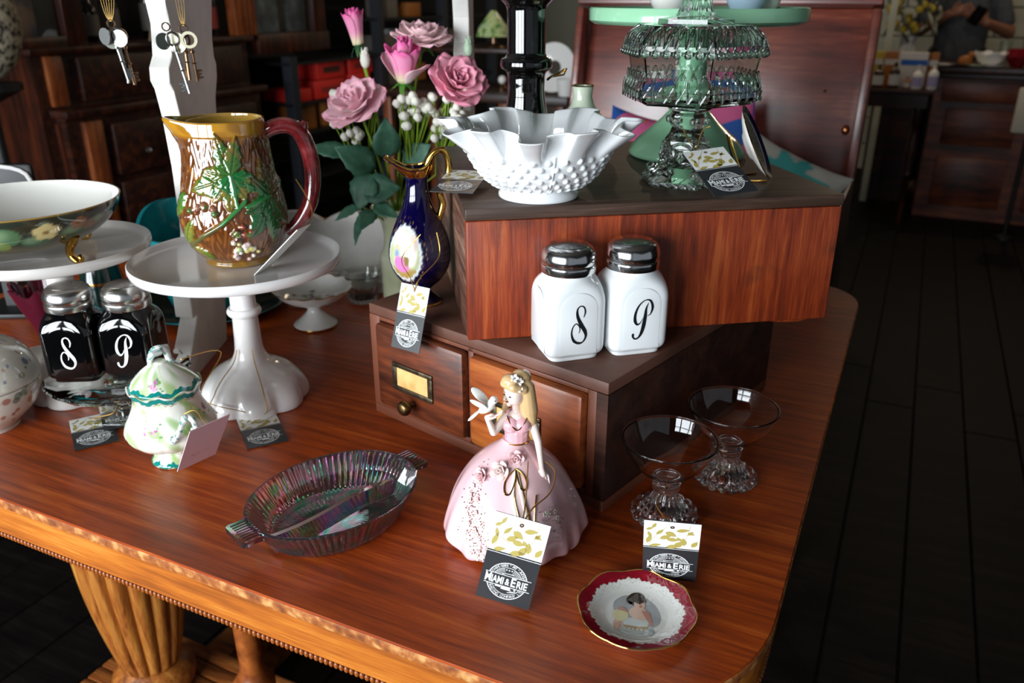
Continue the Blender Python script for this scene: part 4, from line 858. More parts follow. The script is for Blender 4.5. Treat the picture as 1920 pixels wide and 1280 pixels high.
# ------------------------------------------------------------------ pressed glass compote under the black shakers
gc = empty('glass_compote', 'clear pressed glass footed dish carrying the two black shakers', 'compote', (-.4435, .846, 0))
obj('dish', lathe([(.001, .040), (.016, .040), (.045, .042), (.066, .047), (.0765, .056), (.0745, .0575), (.064, .0525), (.045, .0530), (.001, .0530)], 96, lambda t, s, r, z: (r * (1 + .012 * math.cos(20 * t) * (r > .06)) * math.cos(t), r * (1 + .012 * math.cos(20 * t) * (r > .06)) * math.sin(t), z + .0012 * math.cos(20 * t) * (r > .07))), M_pglass, gc)
obj('stem', lathe([(.012, .0055), (.011, .012), (.014, .016), (.010, .020), (.010, .028), (.014, .033), (.018, .0398)], 8), M_pglass, gc, smooth=False)
obj('foot', box((0, 0, .0028), (.056, .056, .0052), .0012), M_pglass, gc, ang=30)

# ------------------------------------------------------------------ white cake stands
def cakestand(loc, m, label, rp, zt, rb, lobes, rz=0):
    t = empty('cake_stand', label, 'cake stand', loc, rz, 'white cake stands')
    pl_ = [(.001, zt - .0145), (.02, zt - .0145), (rp * .7, zt - .0150), (rp * .93, zt - .0138), (rp * .985, zt - .011), (rp, zt - .006), (rp * .998, zt - .001), (rp * .99, zt), (rp * .968, zt - .001), (rp * .945, zt - .0060), (rp * .90, zt - .0086), (.001, zt - .0090)]
    obj('plate', lathe(pl_, 128), m, t, ang=50)
    pp = cr([(.0225, zt - .0147), (.0165, zt - .022), (.0148, zt - .036), (.0146, zt - .061), (.0175, zt - .063), (.0196, zt - .0675), (.0175, zt - .072), (.0146, zt - .074), (.0150, zt - .092), (.0156, .074), (.0175, .061), (.0240, .050), (.034, .0445), (.046, .0370), (.055, .0255), (rb, .011), (rb, .002), (rb * .96, 0)], 5)
    def md(t_, s, r, z):
        a = smoothstep(.045, .012, z) * .10; k = 1 + a * (abs(math.cos(lobes * t_ / 2)) ** .7 - .6) * 1.2
        return r * k * math.cos(t_), r * k * math.sin(t_), z
    obj('pedestal', lathe(pp[::-1], 120, md), m, t, ang=60); return t
cakestand((-.310, .8955, 0), M_marb, 'white milk glass cake stand carrying the leafy pitcher', .1155, .180, .0605, 8, .35)
cakestand((-.528, .918, 0), M_marb2, 'greyer white cake stand at left carrying the painted bowl', .1060, .187, .056, 8)

# ------------------------------------------------------------------ majolica pitcher
def noise2(x, y, s=0):
    return (np.sin(x * 1.7 + 2.1 * np.sin(y * .9 + s)) + np.sin(y * 2.3 + 1.7 * np.sin(x * 1.3 + s * 2)) + np.sin((x + y) * 3.1 + s)) / 3
PP_ = cr([(.0340, 0), (.0368, .0012), (.0370, .004), (.0362, .007), (.043, .0125), (.0515, .026), (.0562, .040), (.0570, .052), (.0548, .070), (.0505, .090), (.0470, .110), (.0452, .130), (.0447, .1415), (.0440, .1425), (.0436, .149), (.0432, .1555), (.0425, .1570)], 10)
PI_ = cr([(.0405, .1572), (.0400, .150), (.0415, .12), (.047, .060), (.030, .013), (.0005, .0105)], 4)
d_ = np.concatenate([[0], np.cumsum(np.linalg.norm(np.diff(PP_, axis=0), axis=1))]); q_ = np.linspace(0, d_[-1], 170)
PO = np.stack([np.interp(q_, d_, PP_[:, 0]), np.interp(q_, d_, PP_[:, 1])], 1); NP_ = len(PO)
NT = 300; SPT = math.radians(199)      # spout direction
CAMD = math.radians(-71)               # direction from the pitcher towards the viewer
th = np.arange(NT) * 2 * PI / NT
prof = np.concatenate([PO, PI_]); R = np.repeat(prof[:, :1], NT, 1); Z = np.repeat(prof[:, 1:2], NT, 1); T = np.repeat(th[None], len(prof), 0)
outer = np.zeros_like(R); outer[:NP_] = 1
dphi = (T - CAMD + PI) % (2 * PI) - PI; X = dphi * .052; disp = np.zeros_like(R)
base = np.ones(R.shape + (3,)) * A(lin('7c481e')[:3])
def mixc(m, c): 
    global base
    m = np.clip(m, 0, 1)[..., None]; base = base * (1 - m) + A(lin(c)[:3]) * m
bark = np.abs(np.sin(X * 470 + 1.1 * np.sin(Z * 120 + X * 60) + .8 * np.sin(Z * 47))) ** .7 * (.55 + .45 * np.sin(Z * 330 + 5 * np.sin(X * 330) + 2 * np.sin(X * 130)))
zb = smoothstep(.008, .016, Z) * smoothstep(.143, .136, Z)
disp += .0009 * bark * zb
mixc(smoothstep(.75, .2, bark) * .75 * zb, '4a240c'); mixc(smoothstep(.5, 1, noise2(X * 90, Z * 80)) * .6, 'b5711c')
mixc(smoothstep(.139, .145, Z) * outer, 'b07c1e'); mixc(smoothstep(.140, .144, Z) * smoothstep(.1, .6, noise2(X * 60, Z * 100, 2)) * .6, '8a5a18')
mixc((1 - outer) * 1.0, 'b08a3c'); mixc((1 - outer) * smoothstep(.15, .12, Z), 'a5905c')
leafmask = np.zeros_like(R)
def lobe(cx, cz, ang, L, W, h=.0032, c1='2a6a2a', c2='8a7a30'):
    global disp, leafmask
    a = math.radians(ang); dx = X - cx; dz = Z - cz; t = (dx * math.cos(a) + dz * math.sin(a)) / L; s = (-dx * math.sin(a) + dz * math.cos(a))
    wd = W * np.sin(PI * np.clip(t, 0, 1) ** .75) / 2 * (1 + .10 * np.sin(t * 26)); ins = (t > 0) & (t < 1)
    m = np.where(ins, smoothstep(1.0, .78, np.abs(s) / (wd + 1e-6)), 0)
    vein = smoothstep(.0011, .0004, np.abs(s)) + .7 * smoothstep(.35, 0, np.abs(np.sin((t * 9 - np.abs(s) / W * 5) * PI / 1.6))) 
    hh = h * (1 - .45 * (np.abs(s) / (wd + 1e-6)) ** 2) - .0009 * np.clip(vein, 0, 1)
    disp = np.where(m > 0, np.maximum(disp * (1 - m), m * hh), disp); leafmask = np.maximum(leafmask, m)
    mixc(m, c1); mixc(m * smoothstep(.35, 1.05, t + .5 * noise2(X * 160, Z * 140, ang)), c2); mixc(m * np.clip(vein, 0, 1) * .55, '2a3a14')
cx, cz = .001, .104
for ang, L, W in ((106, .046, .024), (74, .042, .023), (198, .050, .030), (168, .032, .018), (262, .038, .022), (232, .034, .018), (-26, .038, .026), (-62, .030, .018)): lobe(cx, cz, ang, L, W, c1='1c6a32' if ang in (262, -26, -62, 232) else '3a6426', c2='7d5c20' if ang in (106, 74) else '86702a')
cx, cz = .040, .079
for ang, L, W in ((236, .050, .027), (270, .052, .026), (205, .034, .018), (304, .044, .024), (92, .040, .022), (58, .042, .022), (130, .030, .016), (20, .04, .022)): lobe(cx, cz, ang, L, W, c1='1c5c30' if ang > 100 else '4a4a1c', c2='2a5028' if ang > 200 else '5a4418')
lobe(-.056, .085, 230, .04, .02, c1='4a7a30'); lobe(-.060, .03, 60, .035, .016, c1='6a7a2a'); lobe(-.03, .014, 150, .03, .014, c1='5a6a20', c2='8a7a2a')
for (x0, z0), (x1, z1) in (((-.056, .026), (-.012, .056)), ((-.012, .056), (.012, .078)), ((.001, .104), (.004, .07)), ((.040, .079), (.012, .072))):
    L = math.hypot(x1 - x0, z1 - z0); ux, uz = (x1 - x0) / L, (z1 - z0) / L; t = np.clip(((X - x0) * ux + (Z - z0) * uz), 0, L); dd = np.hypot(X - x0 - ux * t, Z - z0 - uz * t)
    m = smoothstep(.0026, .0012, dd); disp = np.maximum(disp, .004 * np.sqrt(np.clip(1 - (dd / .0026) ** 2, 0, 1))); mixc(m, '2c7a3a' if x0 > -.05 else '5a5a2a')
rr_ = random.Random(4)
for k in range(46):
    if k < 26: gx, gz = .006 + rr_.gauss(0, .0095), .024 + rr_.gauss(0, .0075); c = rr_.choice(['e2e0d0', 'd8b8b4', 'd0c070', 'b8c890', 'e8e8e0'])
    elif k < 36: gx, gz = -.030 + rr_.gauss(0, .010), .070 + rr_.gauss(0, .006); c = rr_.choice(['7a4030', '9a6a50', 'b08a78', '4a6a3a'])
    else: gx, gz = .008 + rr_.gauss(0, .008), .044 + rr_.gauss(0, .004); c = rr_.choice(['6a2c20', '8a4434', '4a2018', '5a6a2a'])
    gr = rr_.uniform(.0024, .0036); dd = np.hypot(X - gx, Z - gz) / gr
    disp = np.where(dd < 1, np.maximum(disp, .0045 * np.sqrt(np.clip(1 - dd ** 2, 0, 1))), disp); mixc(smoothstep(1.0, .8, dd), c)
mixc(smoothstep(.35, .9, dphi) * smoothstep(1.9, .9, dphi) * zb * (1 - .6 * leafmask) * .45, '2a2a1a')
mixc(smoothstep(.010, .004, Z) * outer * .5, '9a8030')
R2 = R + disp * outer
ds = (T - SPT + PI) % (2 * PI) - PI; sp_ = np.exp(-(ds / .42) ** 2) * smoothstep(.118, .157, Z)
R2 = R2 + .0165 * sp_ * smoothstep(.110, .157, Z); Z2 = Z + .0035 * sp_
nr = len(prof)
pv = np.stack([R2 * np.cos(T), R2 * np.sin(T), Z2], -1).reshape(-1, 3)
_, pf_ = lathe([(1, 0)] * nr, NT)
pit = empty('pitcher', 'brown and green majolica pitcher moulded with leaves and berries', 'pitcher', (-.3095, .905, .1711), 0)
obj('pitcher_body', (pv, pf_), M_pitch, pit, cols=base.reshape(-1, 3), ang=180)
ha = math.radians(12); hu = A((math.cos(ha), math.sin(ha), 0))
hp = cr([tuple(hu * r + A((0, 0, z))) for r, z in ((.040, .139), (.052, .146), (.068, .147), (.080, .138), (.0875, .115), (.0885, .088), (.083, .062), (.072, .044), (.062, .034), (.054, .030))], 8)
obj('handle', join(tube(hp, [.0075, .0085, .0088, .0090, .0092, .0090, .0085, .008, .0072, .0062], 16), tube([tuple(hu * .078 + A((0, 0, .140))), tuple(hu * .084 + A((0, 0, .146))), tuple(hu * .086 + A((0, 0, .1515)))], [.0065, .0052, .003], 12)), M_maroon, pit)

# ------------------------------------------------------------------ painted footed bowl on the left stand
pbw = empty('painted_bowl', 'gold-footed porcelain bowl painted with green fruit and pale blossoms', 'bowl', (-.541, .893, .1780), 0); pbw.scale = (.93, .93, .91)
bp_o = cr([(.001, .020), (.050, .020), (.072, .026), (.095, .042), (.108, .060), (.1115, .0715)], 9); bp_i = cr([(.1095, .0715), (.105, .060), (.090, .044), (.068, .030), (.045, .0245), (.001, .024)], 5)
P_ = np.concatenate([bp_o, bp_i]); bm_ = lathe([tuple(p) for p in P_], 200, cap=(False, False)); bv_ = A(bm_[0]); bc = []
ang0 = np.arctan2(bv_[:, 1], bv_[:, 0]); CB = math.radians(-59)
da = ((ang0 - CB + PI) % (2 * PI) - PI) * .1; no_ = len(bp_o) * 200
cc = np.ones((len(bv_), 3)) * A(lin('f3f1ea')[:3]); o_ = np.arange(len(bv_)) < no_; zz = bv_[:, 2]
def pt(m, c, a=1.0):
    global cc
    m = (np.clip(m, 0, 1) * a * o_)[:, None]; cc = cc * (1 - m) + A(lin(c)[:3]) * m
pt(np.ones(len(bv_)), '30352a'); pt(smoothstep(0, .8, noise2(da * 120, zz * 120)), '4a4436', .8); pt(smoothstep(.040, .024, zz), '8a7c5a', .6)
for x, z, rx, rz_, c in ((-.045, .053, .014, .010, '4d6e4a'), (-.020, .050, .017, .0125, '4f7350'), (-.075, .050, .016, .011, '44664a'), (-.03, .038, .013, .008, '7a8a4a'), (.010, .040, .016, .008, '3f6048'), (.055, .046, .02, .009, '4a5a3a'), (-.105, .048, .015, .011, '4d6e4a'), (.085, .052, .014, .010, '5a4034'), (-.14, .05, .015, .011, '4f7350')):
    d2 = np.hypot((da - x) / rx, (zz - z) / rz_); pt(smoothstep(1.05, .85, d2), c); pt(smoothstep(.9, .1, np.hypot((da - x + rx * .3) / rx, (zz - z - rz_ * .3) / rz_)), '86a47c', .7)
for fx, fz, sc, c in ((.020, .052, 1.0, 'd8c488'), (.055, .056, .7, '9a6844'), (-.125, .045, .8, 'd8c488'), (.07, .050, .6, '8a5a3a')):
    for k in range(5):
        a = 2 * PI * k / 5 + .3; pt(smoothstep(1.05, .8, np.hypot((da - fx - .0085 * sc * math.cos(a)) / (.0065 * sc), (zz - fz - .0065 * sc * math.sin(a)) / (.0052 * sc))), c)
    pt(smoothstep(1, .6, np.hypot((da - fx) / (.004 * sc), (zz - fz) / (.003 * sc))), '8a6a34')
pt(smoothstep(.0695, .0708, zz), 'b08a40')
obj('bowl_body', bm_, M_paint, pbw, cols=cc, ang=60)
for k in range(4):
    a = CB + .62 + k * PI / 2; e = A((math.cos(a), math.sin(a), 0))
    obj('gold_foot', tube(cr([tuple(e * r + A((0, 0, z))) for r, z in ((.085, .037), (.078, .028), (.071, .018), (.072, .009), (.080, .0035), (.086, .005), (.087, .009), (.084, .011))], 5), [.005, .006, .0052, .004, .0034, .0032, .0034, .003], 10), M_gold, pbw)

# ------------------------------------------------------------------ green sugar bowl with lid
def rz_paint(verts, basec): return np.ones((len(verts), 3)) * A(lin(basec)[:3])
sg = empty('sugar_bowl', 'lidded pale green porcelain sugar bowl with teal bands and pink flowers', 'sugar bowl', (-.352, .7545, 0), 0)
SCAM = math.radians(-65)
so = cr([(.0215, 0), (.0245, .0012), (.0245, .004), (.0215, .0075), (.0175, .0115), (.0180, .0145), (.027, .0195), (.038, .027), (.0445, .036), (.0440, .045), (.0390, .0545), (.0345, .064), (.0325, .073), (.0335, .081), (.0360, .0865)], 16); si = [(.0345, .0868), (.0318, .081), (.031, .073), (.031, .062)]
def scallop(n, z0, z1, ar, az):
    def f(t, s, r, z):
        k = smoothstep(z0, z1, z); return r * (1 + ar * math.cos(n * t) * k) * math.cos(t), r * (1 + ar * math.cos(n * t) * k) * math.sin(t), z + az * math.cos(n * t) * k
    return f
sm = lathe([tuple(p) for p in so] + si, 260, lambda t, s, r, z: (r * (1 + .012 * abs(math.sin(9 * t)) * smoothstep(.015, .022, z) * smoothstep(.05, .04, z)) * math.cos(t), r * (1 + .012 * abs(math.sin(9 * t)) * smoothstep(.015, .022, z) * smoothstep(.05, .04, z)) * math.sin(t), z + .0018 * math.cos(9 * t) * smoothstep(.074, .086, z)), cap=(True, False))
def sugar_cols(v, rim):
    v = A(v); a = np.arctan2(v[:, 1], v[:, 0]); da = ((a - SCAM + PI) % (2 * PI) - PI) * .04; z = v[:, 2]; c = rz_paint(v, 'efeee2')
    def p(m, col, k=1.0):
        nonlocal c; m = (np.clip(m, 0, 1) * k)[:, None]; c = c * (1 - m) + A(lin(col)[:3]) * m
    p(smoothstep(-.1, .7, noise2(da * 75, z * 65, 1)), 'a6c47c', .9); p(smoothstep(.35, .9, noise2(da * 60 + 3, z * 70, 4)), '8fb760', .75)
    for zb_, hh in rim:
        w_ = zb_ + .0016 * np.cos(a * 9) + .0006 * np.sin(a * 27); p(smoothstep(hh, hh * .8, np.abs(z - w_)), '0f7f78'); p(smoothstep(.0008, .0003, np.abs(z - w_ + hh * 1.25 + .0008 * np.sin(a * 40))), '8a6a3a', .8)
    r = random.Random(3)
    for fx, fz in ((-.026, .056), (-.020, .059), (-.022, .052), (-.030, .050), (-.015, .095), (-.012, .098), (.045, .06)):
        for k in range(5):
            ox, oz = r.gauss(0, .0022), r.gauss(0, .002); p(smoothstep(1.05, .7, np.hypot(da - fx - ox, z - fz - oz) / r.uniform(.0014, .0024)), r.choice(['d884b8', 'b86aa8', 'e6b4d0', 'c87ab0']))
        for k in range(6):
            ox, oz = r.gauss(0, .005), r.gauss(0, .0045); p(smoothstep(1.05, .6, np.hypot((da - fx - ox) / .0022, (z - fz - oz) / .0011)), r.choice(['5a9a3a', '7ab04a', '3f8a4a']), .8)
    return c
obj('bowl_body', sm, M_paint, sg, cols=sugar_cols(sm[0], [(.0035, .0026), (.0815, .0032)]), ang=60)
lm = lathe([tuple(p) for p in cr([(.0335, .0845), (.0342, .0868), (.0325, .0895), (.0285, .0945), (.0215, .1015), (.0135, .1075), (.0080, .1105), (.0060, .1125), (.0005, .1128)], 14)], 220, cap=(True, False))
lid_ = obj('lid', lm, M_paint, sg, cols=sugar_cols(lm[0], [(.0885, .0022)]), ang=60)
def finial_cols(m, c1='eef0ea', c2='1f8a82'):
    v = A(m[0]); k = smoothstep(.1, .5, noise2(v[:, 0] * 500, v[:, 2] * 420))[:, None]; return A(lin(c1)[:3]) * (1 - k) + A(lin(c2)[:3]) * k
fm = join(tube(cr([(-.009, 0, .107), (-.0085, 0, .116), (-.004, 0, .1235), (.002, 0, .1245), (.007, 0, .120), (.0085, 0, .113), (.0105, 0, .1085)], 6), [.0034, .0030, .0038, .0042, .0036, .0034, .0036], 12), tube([(.002, .003, .1235), (.008, .006, .1225), (.010, .006, .1185)], [.004, .0038, .002], 10), tube([(.001, -.003, .123), (-.006, -.006, .1225), (-.009, -.005, .1175)], [.004, .0034, .002], 10))
obj('finial', xf(fm, Matrix.Rotation(.5, 4, 'Z')), M_paint, sg, cols=finial_cols(xf(fm, Matrix.Rotation(.5, 4, 'Z'))))
for a in (math.radians(-52), math.radians(128)):
    e = A((math.cos(a), math.sin(a), 0)); s_ = A((-e[1], e[0], 0))
    hm = tube(cr([tuple(e * r + s_ * q + A((0, 0, z))) for r, q, z in ((.0415, -.012, .0440), (.047, -.012, .0455), (.049, -.008, .0500), (.047, -.003, .0565), (.043, .002, .0615), (.044, .006, .0650), (.050, .009, .0625), (.051, .010, .0550), (.048, .010, .0500), (.043, .009, .0500))], 6), [.0040, .0030, .0026, .0026, .0034, .0032, .0028, .0028, .0028, .0026], 12)
    hm = join(hm, ball(tuple(e * .046 + s_ * -.012 + A((0, 0, .0445))), .0038, 8), ball(tuple(e * .045 + s_ * .003 + A((0, 0, .0650))), .0036, 8))
    obj('handle', hm, M_paint, sg, cols=finial_cols(hm))

# ------------------------------------------------------------------ round porcelain jar at the left edge
gj = empty('porcelain_jar', 'round lidded porcelain jar with blue and rust flowers at left edge', 'jar', (-.590, .826, 0), 0)
def jar_cols(m):
    v = A(m[0]); a = np.arctan2(v[:, 1], v[:, 0]) * .06; z = v[:, 2]; c = rz_paint(v, 'd9d2c6'); r = random.Random(9)
    for k in range(150):
        fx, fz, rr = r.uniform(-.19, .19), r.uniform(.01, .11), r.uniform(.0018, .006); m_ = smoothstep(1.05, .7, np.hypot((a - fx), (z - fz) * 1.2) / rr)[:, None] * .75
        c = c * (1 - m_) + A(lin(r.choice(['4a5688', '6a78a0', 'a8502c', '8a8a60', '5a6a58', 'b87a60', 'a89a88']))[:3]) * m_
    return c
jm = lathe([tuple(p) for p in cr([(.030, 0), (.031, .004), (.036, .009), (.052, .026), (.0605, .047), (.0612, .0555)], 26)] + [(.058, .0557)], 280)
obj('jar_body', jm, M_paint, gj, cols=jar_cols(jm), ang=60)
jm = lathe([tuple(p) for p in cr([(.0615, .0565), (.0618, .060), (.059, .072), (.048, .090), (.028, .1035), (.012, .1075), (.0003, .1080)], 24)], 280)
obj('lid', jm, M_paint, gj, cols=jar_cols(jm), ang=60)

# ------------------------------------------------------------------ things behind: teal planter, green vase, pink glass, footed dish, cup
tp = empty('planter', 'teal glazed planter with flared back lip and saucer behind the pitcher', 'planter', (-.462, 1.205, 0), 0)
obj('pot', lathe(shell([(.045, .012), (.060, .016), (.072, .05), (.078, .09), (.084, .115), (.0885, .130), (.0885, .137)], .005), 80, lambda t, s, r, z: (r * math.cos(t) * (1 + .05 * smoothstep(.09, .13, z)), r * math.sin(t), z + .032 * smoothstep(.08, .137, z) * max(-.35, math.sin(t - .25)) * (1 - .25 * math.cos(3 * t))), closed=True), M_teal, tp, ang=60)
obj('saucer', lathe([(.05, 0), (.085, .003), (.108, .012), (.110, .0155), (.106, .0155), (.084, .0075), (.046, .006), (.001, .006)], 80, cap=(True, False)), M_dkgreen, tp, ang=60)
obj('rim_line', lathe([(.1075, .0150), (.1095, .0160), (.1105, .0150)], 80, cap=(False, False)), M_teal, tp)
obj('foot', lathe([(.048, .0062), (.052, .009), (.047, .0118)], 60), M_dkgreen, tp)
gv = empty('green_vase', 'small dark green glass vase with gold bands behind the left cake stand', 'vase', (-.605, 1.16, 0), 0)
obj('vase_body', lathe(cr([(.018, 0), (.022, .004), (.030, .03), (.030, .06), (.022, .10), (.020, .13), (.026, .145)], 5), 40), M_dkgreen, gv)
for z, r in ((.062, .0300), (.104, .0217)): obj('gold_band', lathe([(r, z - .002), (r + .0006, z), (r, z + .002)], 40, cap=(False, False)), M_gold, gv)
pg_ = empty('pink_glass_vase', 'ruby pink ruffled glass vase partly behind the left stand column', 'vase', (-.622, 1.03, 0), 0)
obj('vase_body', lathe(shell([(.016, 0), (.020, .006), (.012, .02), (.018, .045), (.030, .075), (.036, .095)], .003), 72, scallop(6, .05, .095, .12, .006), closed=True), M_ruby, pg_)
fd = empty('footed_dish', 'small white footed porcelain dish with painted fruit and gilt rim', 'dish', (-.289, 1.133, 0), 0)
fo = cr([(.030, 0), (.0315, .002), (.031, .005), (.022, .012), (.0120, .022), (.0105, .028), (.014, .0325), (.030, .0375), (.046, .0465), (.0575, .0585)], 5); fi = cr([(.0565, .059), (.046, .0490), (.032, .0425), (.012, .0400), (.0005, .0400)], 6)
fm = lathe([tuple(p) for p in np.concatenate([fo, fi])], 140, scallop(14, .035, .058, .025, .0012), cap=(True, False))
v = A(fm[0]); c = rz_paint(v, 'e9e7e2'); inn = np.arange(len(v)) >= len(fo) * 140; r_ = random.Random(5)
for k in range(46):
    x, y, rr = r_.gauss(.002, .016), r_.gauss(-.006, .014), r_.uniform(.003, .0065); m_ = (smoothstep(1.05, .6, np.hypot(v[:, 0] - x, v[:, 1] - y) / rr) * inn * smoothstep(.052, .049, v[:, 2]))[:, None] * .8
    c = c * (1 - m_) + A(lin(r_.choice(['6a8a4a', '8a5a7a', '8a4a4a', 'a8b070', '9a8ab0', '5a7a50']))[:3]) * m_
obj('dish_body', fm, M_paint, fd, cols=c, ang=60)
ga = np.linspace(0, 2 * PI, 141)[:-1]; obj('gold_rim', tube([(.0572 * (1 + .025 * math.cos(14 * a)) * math.cos(a), .0572 * (1 + .025 * math.cos(14 * a)) * math.sin(a), .0592 + .0012 * math.cos(14 * a)) for a in ga], .0007, 6, True), M_gold, fd)
obj('gold_foot_band', lathe([(.0306, .0002), (.0321, .0015), (.0318, .004)], 60, cap=(False, False)), M_gold, fd)
cup = empty('glass_cup', 'pressed clear glass cup behind the footed porcelain dish', 'cup', (-.236, 1.238, 0), 0)
obj('cup_body', lathe([(.0005, .0), (.020, .0), (.022, .003), (.023, .008), (.026, .02), (.031, .036), (.0345, .046), (.0325, .0465), (.029, .036), (.023, .018), (.018, .008), (.0005, .007)], 96, lambda t, s, r, z: (r * (1 + .055 * abs(math.sin(9 * t)) * (.004 < z < .05)) * math.cos(t), r * (1 + .055 * abs(math.sin(9 * t)) * (.004 < z < .05)) * math.sin(t), z), cap=(False, False)), M_pglass, cup, ang=60)
gs = empty('glass_saucer', 'thin clear glass saucer edge behind the front cake stand', 'saucer', (-.318, 1.215, 0), 0)
obj('saucer_body', lathe([(.0005, .0), (.018, .0), (.022, .004), (.032, .028), (.040, .042), (.039, .0425), (.030, .029), (.020, .0065), (.0005, .003)], 64, cap=(False, False)), M_glass, gs, ang=60)

# ------------------------------------------------------------------ carnival glass divided dish
cd = empty('divided_dish', 'iridescent smoky carnival glass divided relish dish with two tab handles', 'dish', (-.1625, .6405, 0), math.radians(43))
EA, EB = .0820, .0635
cp = [(.001, .0012), (.66, .0012), (.70, .0), (.745, .001), (.80, .006), (.905, .020), (.985, .0310), (1.0, .0325), (.995, .0340), (.970, .0338), (.93, .029), (.855, .0185), (.77, .0078), (.72, .0055), (.001, .0050)]
def ell(t, s, r, z):
    rib = 1 + .012 * math.cos(76 * t) * (.005 < z < .0325) * (1 if s < .5 else .3) if r > .75 else 1
    return EA * r * rib * math.cos(t), EB * r * rib * math.sin(t), z
obj('dish_body', lathe(cp, 456, ell, cap=(False, False)), M_carn, cd, ang=50)
dvx = np.linspace(-.066, .066, 24); dv = []
for x in dvx: y0 = .004 * math.sin(x * 40); dv += [(x, y0 - .0085, .0046), (x, y0 - .0022, .0175), (x, y0 + .0022, .0175), (x, y0 + .0085, .0046)]
df = [(i * 4 + k, (i + 1) * 4 + k, (i + 1) * 4 + (k + 1) % 4, i * 4 + (k + 1) % 4)[::-1] for i in range(23) for k in range(4)] + [(0, 1, 2, 3)[::-1], (92, 93, 94, 95)]
obj('divider', (dv, df), M_carn, cd, ang=60)
for sg_ in (1, -1):
    o = [(.0775, -.018), (.086, -.0165), (.0935, -.0175), (.0965, -.0150), (.0965, .0150), (.0935, .0175), (.086, .0165), (.0775, .018)]
    m = prism([(x * sg_, y * sg_) for x, y in o], .0275, .0325); rb = [box((sg_ * (.0850), y, .0328), (.016, .0014, .0012), .0004, 1) for y in np.linspace(-.013, .013, 8)]
    obj('tab_handle', join(m, *rb), M_carn, cd, ang=30)
for k, (a, rr, rz) in enumerate(((-.20, .885, .2), (-.46, .935, -.3))):
    t = a; z = .0235 if k == 0 else .030
    p = (EA * rr * math.cos(t), EB * rr * math.sin(t), z)
    q = obj('price_sticker', box((0, 0, 0), (.0145, .0115, .0003), .0001, 1), M_cardb, cd, loc=p, rot=(0, -.85, rz + t)); q['label'] = 'white price sticker with faint pen marks'
    obj('pen_marks', join(*[ribbon([(-.005 + .003 * i, .003 - .0028 * j), (-.0038 + .003 * i, .0015 - .0028 * j), (-.003 + .003 * i, .003 - .0028 * j)], [.0003, .0003], 3) for i in range(4) for j in range(3)]), mat('pen_grey_%d' % k, '9aa0b4', .6), q, loc=(0, 0, .0002), smooth=False)

# ------------------------------------------------------------------ pink lady figurine with dove
fg = empty('lady_figurine', 'porcelain lady figurine in a pink gown holding a white dove', 'figurine', (.0022, .6260, 0), 0); fg.scale = (.985, .985, .985)
SK = cr([(.0560, .0), (.0625, .0035), (.0640, .012), (.0620, .024), (.0570, .040), (.0495, .056), (.0395, .071), (.0275, .083), (.0165, .0915), (.0112, .0965), (.0105, .0985)], 8)
def skr(z): return float(np.interp(z, SK[:, 1], SK[:, 0]))
def skmod(t, s, r, z):
    k = smoothstep(.085, .010, z); f = 1 + k * (.035 * math.cos(7 * t + .6) + .018 * math.cos(17 * t + 1.3)); return r * f * math.cos(t), r * f * math.sin(t), z + .004 * k * k * (1 + math.cos(7 * t + .6)) * smoothstep(.02, .0, z)
sk = lathe([(.03, .004)] + [tuple(p) for p in SK], 220, skmod, cap=(True, True)); sv = A(sk[0]); sc0 = np.ones((len(sv), 3)) * A(lin('efc2c8')[:3])
a_ = np.arctan2(sv[:, 1], sv[:, 0]); fr_m = np.exp(-((a_ + PI / 2 - .08) / .22) ** 2) * smoothstep(.095, .08, sv[:, 2]) * .55
sc0 = sc0 * (1 - fr_m[:, None]) + A(lin('f3e2de')[:3]) * fr_m[:, None]; hm_ = smoothstep(.004, .0015, sv[:, 2])[:, None] * .5; sc0 = sc0 * (1 - hm_) + A(lin('d9b48a')[:3]) * hm_
obj('skirt', sk, M_dress, fg, cols=sc0, ang=60)
def ssurf(deg, z, off=0.0):
    t = math.radians(-90 + deg); r = skr(z); x, y, zz = skmod(t, 0, r + off, z); return (x, y, zz)
armR = [(.0135, 0, .1210), (.0205, -.0085, .0990), (.0235, -.0225, .0805)]
armL = [(-.0065, -.001, .1205), (-.0180, -.012, .1105), (-.0235, -.0135, .1255)]
bp = [cap((.002, 0, .094), (.002, 0, .106), .0092, .0102), ball((-.0026, -.004, .1135), .0078, 8), ball((.0064, -.004, .1135), .0078, 8), cap((-.0052, 0, .1205), (.0118, 0, .1205), .0048, .0048), cap((.0025, -.001, .112), (.0025, -.001, .120), .009, .007), cap((.0022, -.0005, .122), (.0008, -.002, .134), .0037, .0035),
      xf(ball((0, 0, 0), (.0086, .0090, .0108), 12), TR((-.0004, -.0025, .1432), (-.25, -.22, 0))), cap((-.0080, -.0085, .1420), (-.0086, -.0092, .1405), .0011, .0013, 8, 3), ball((-.0046, -.0068, .1352), .0026, 6),
      cap(armR[0], armR[1], .0042, .0034), cap(armR[1], armR[2], .0034, .0022), cap(armL[0], armL[1], .0042, .0035), cap(armL[1], armL[2], .0035, .0023)]
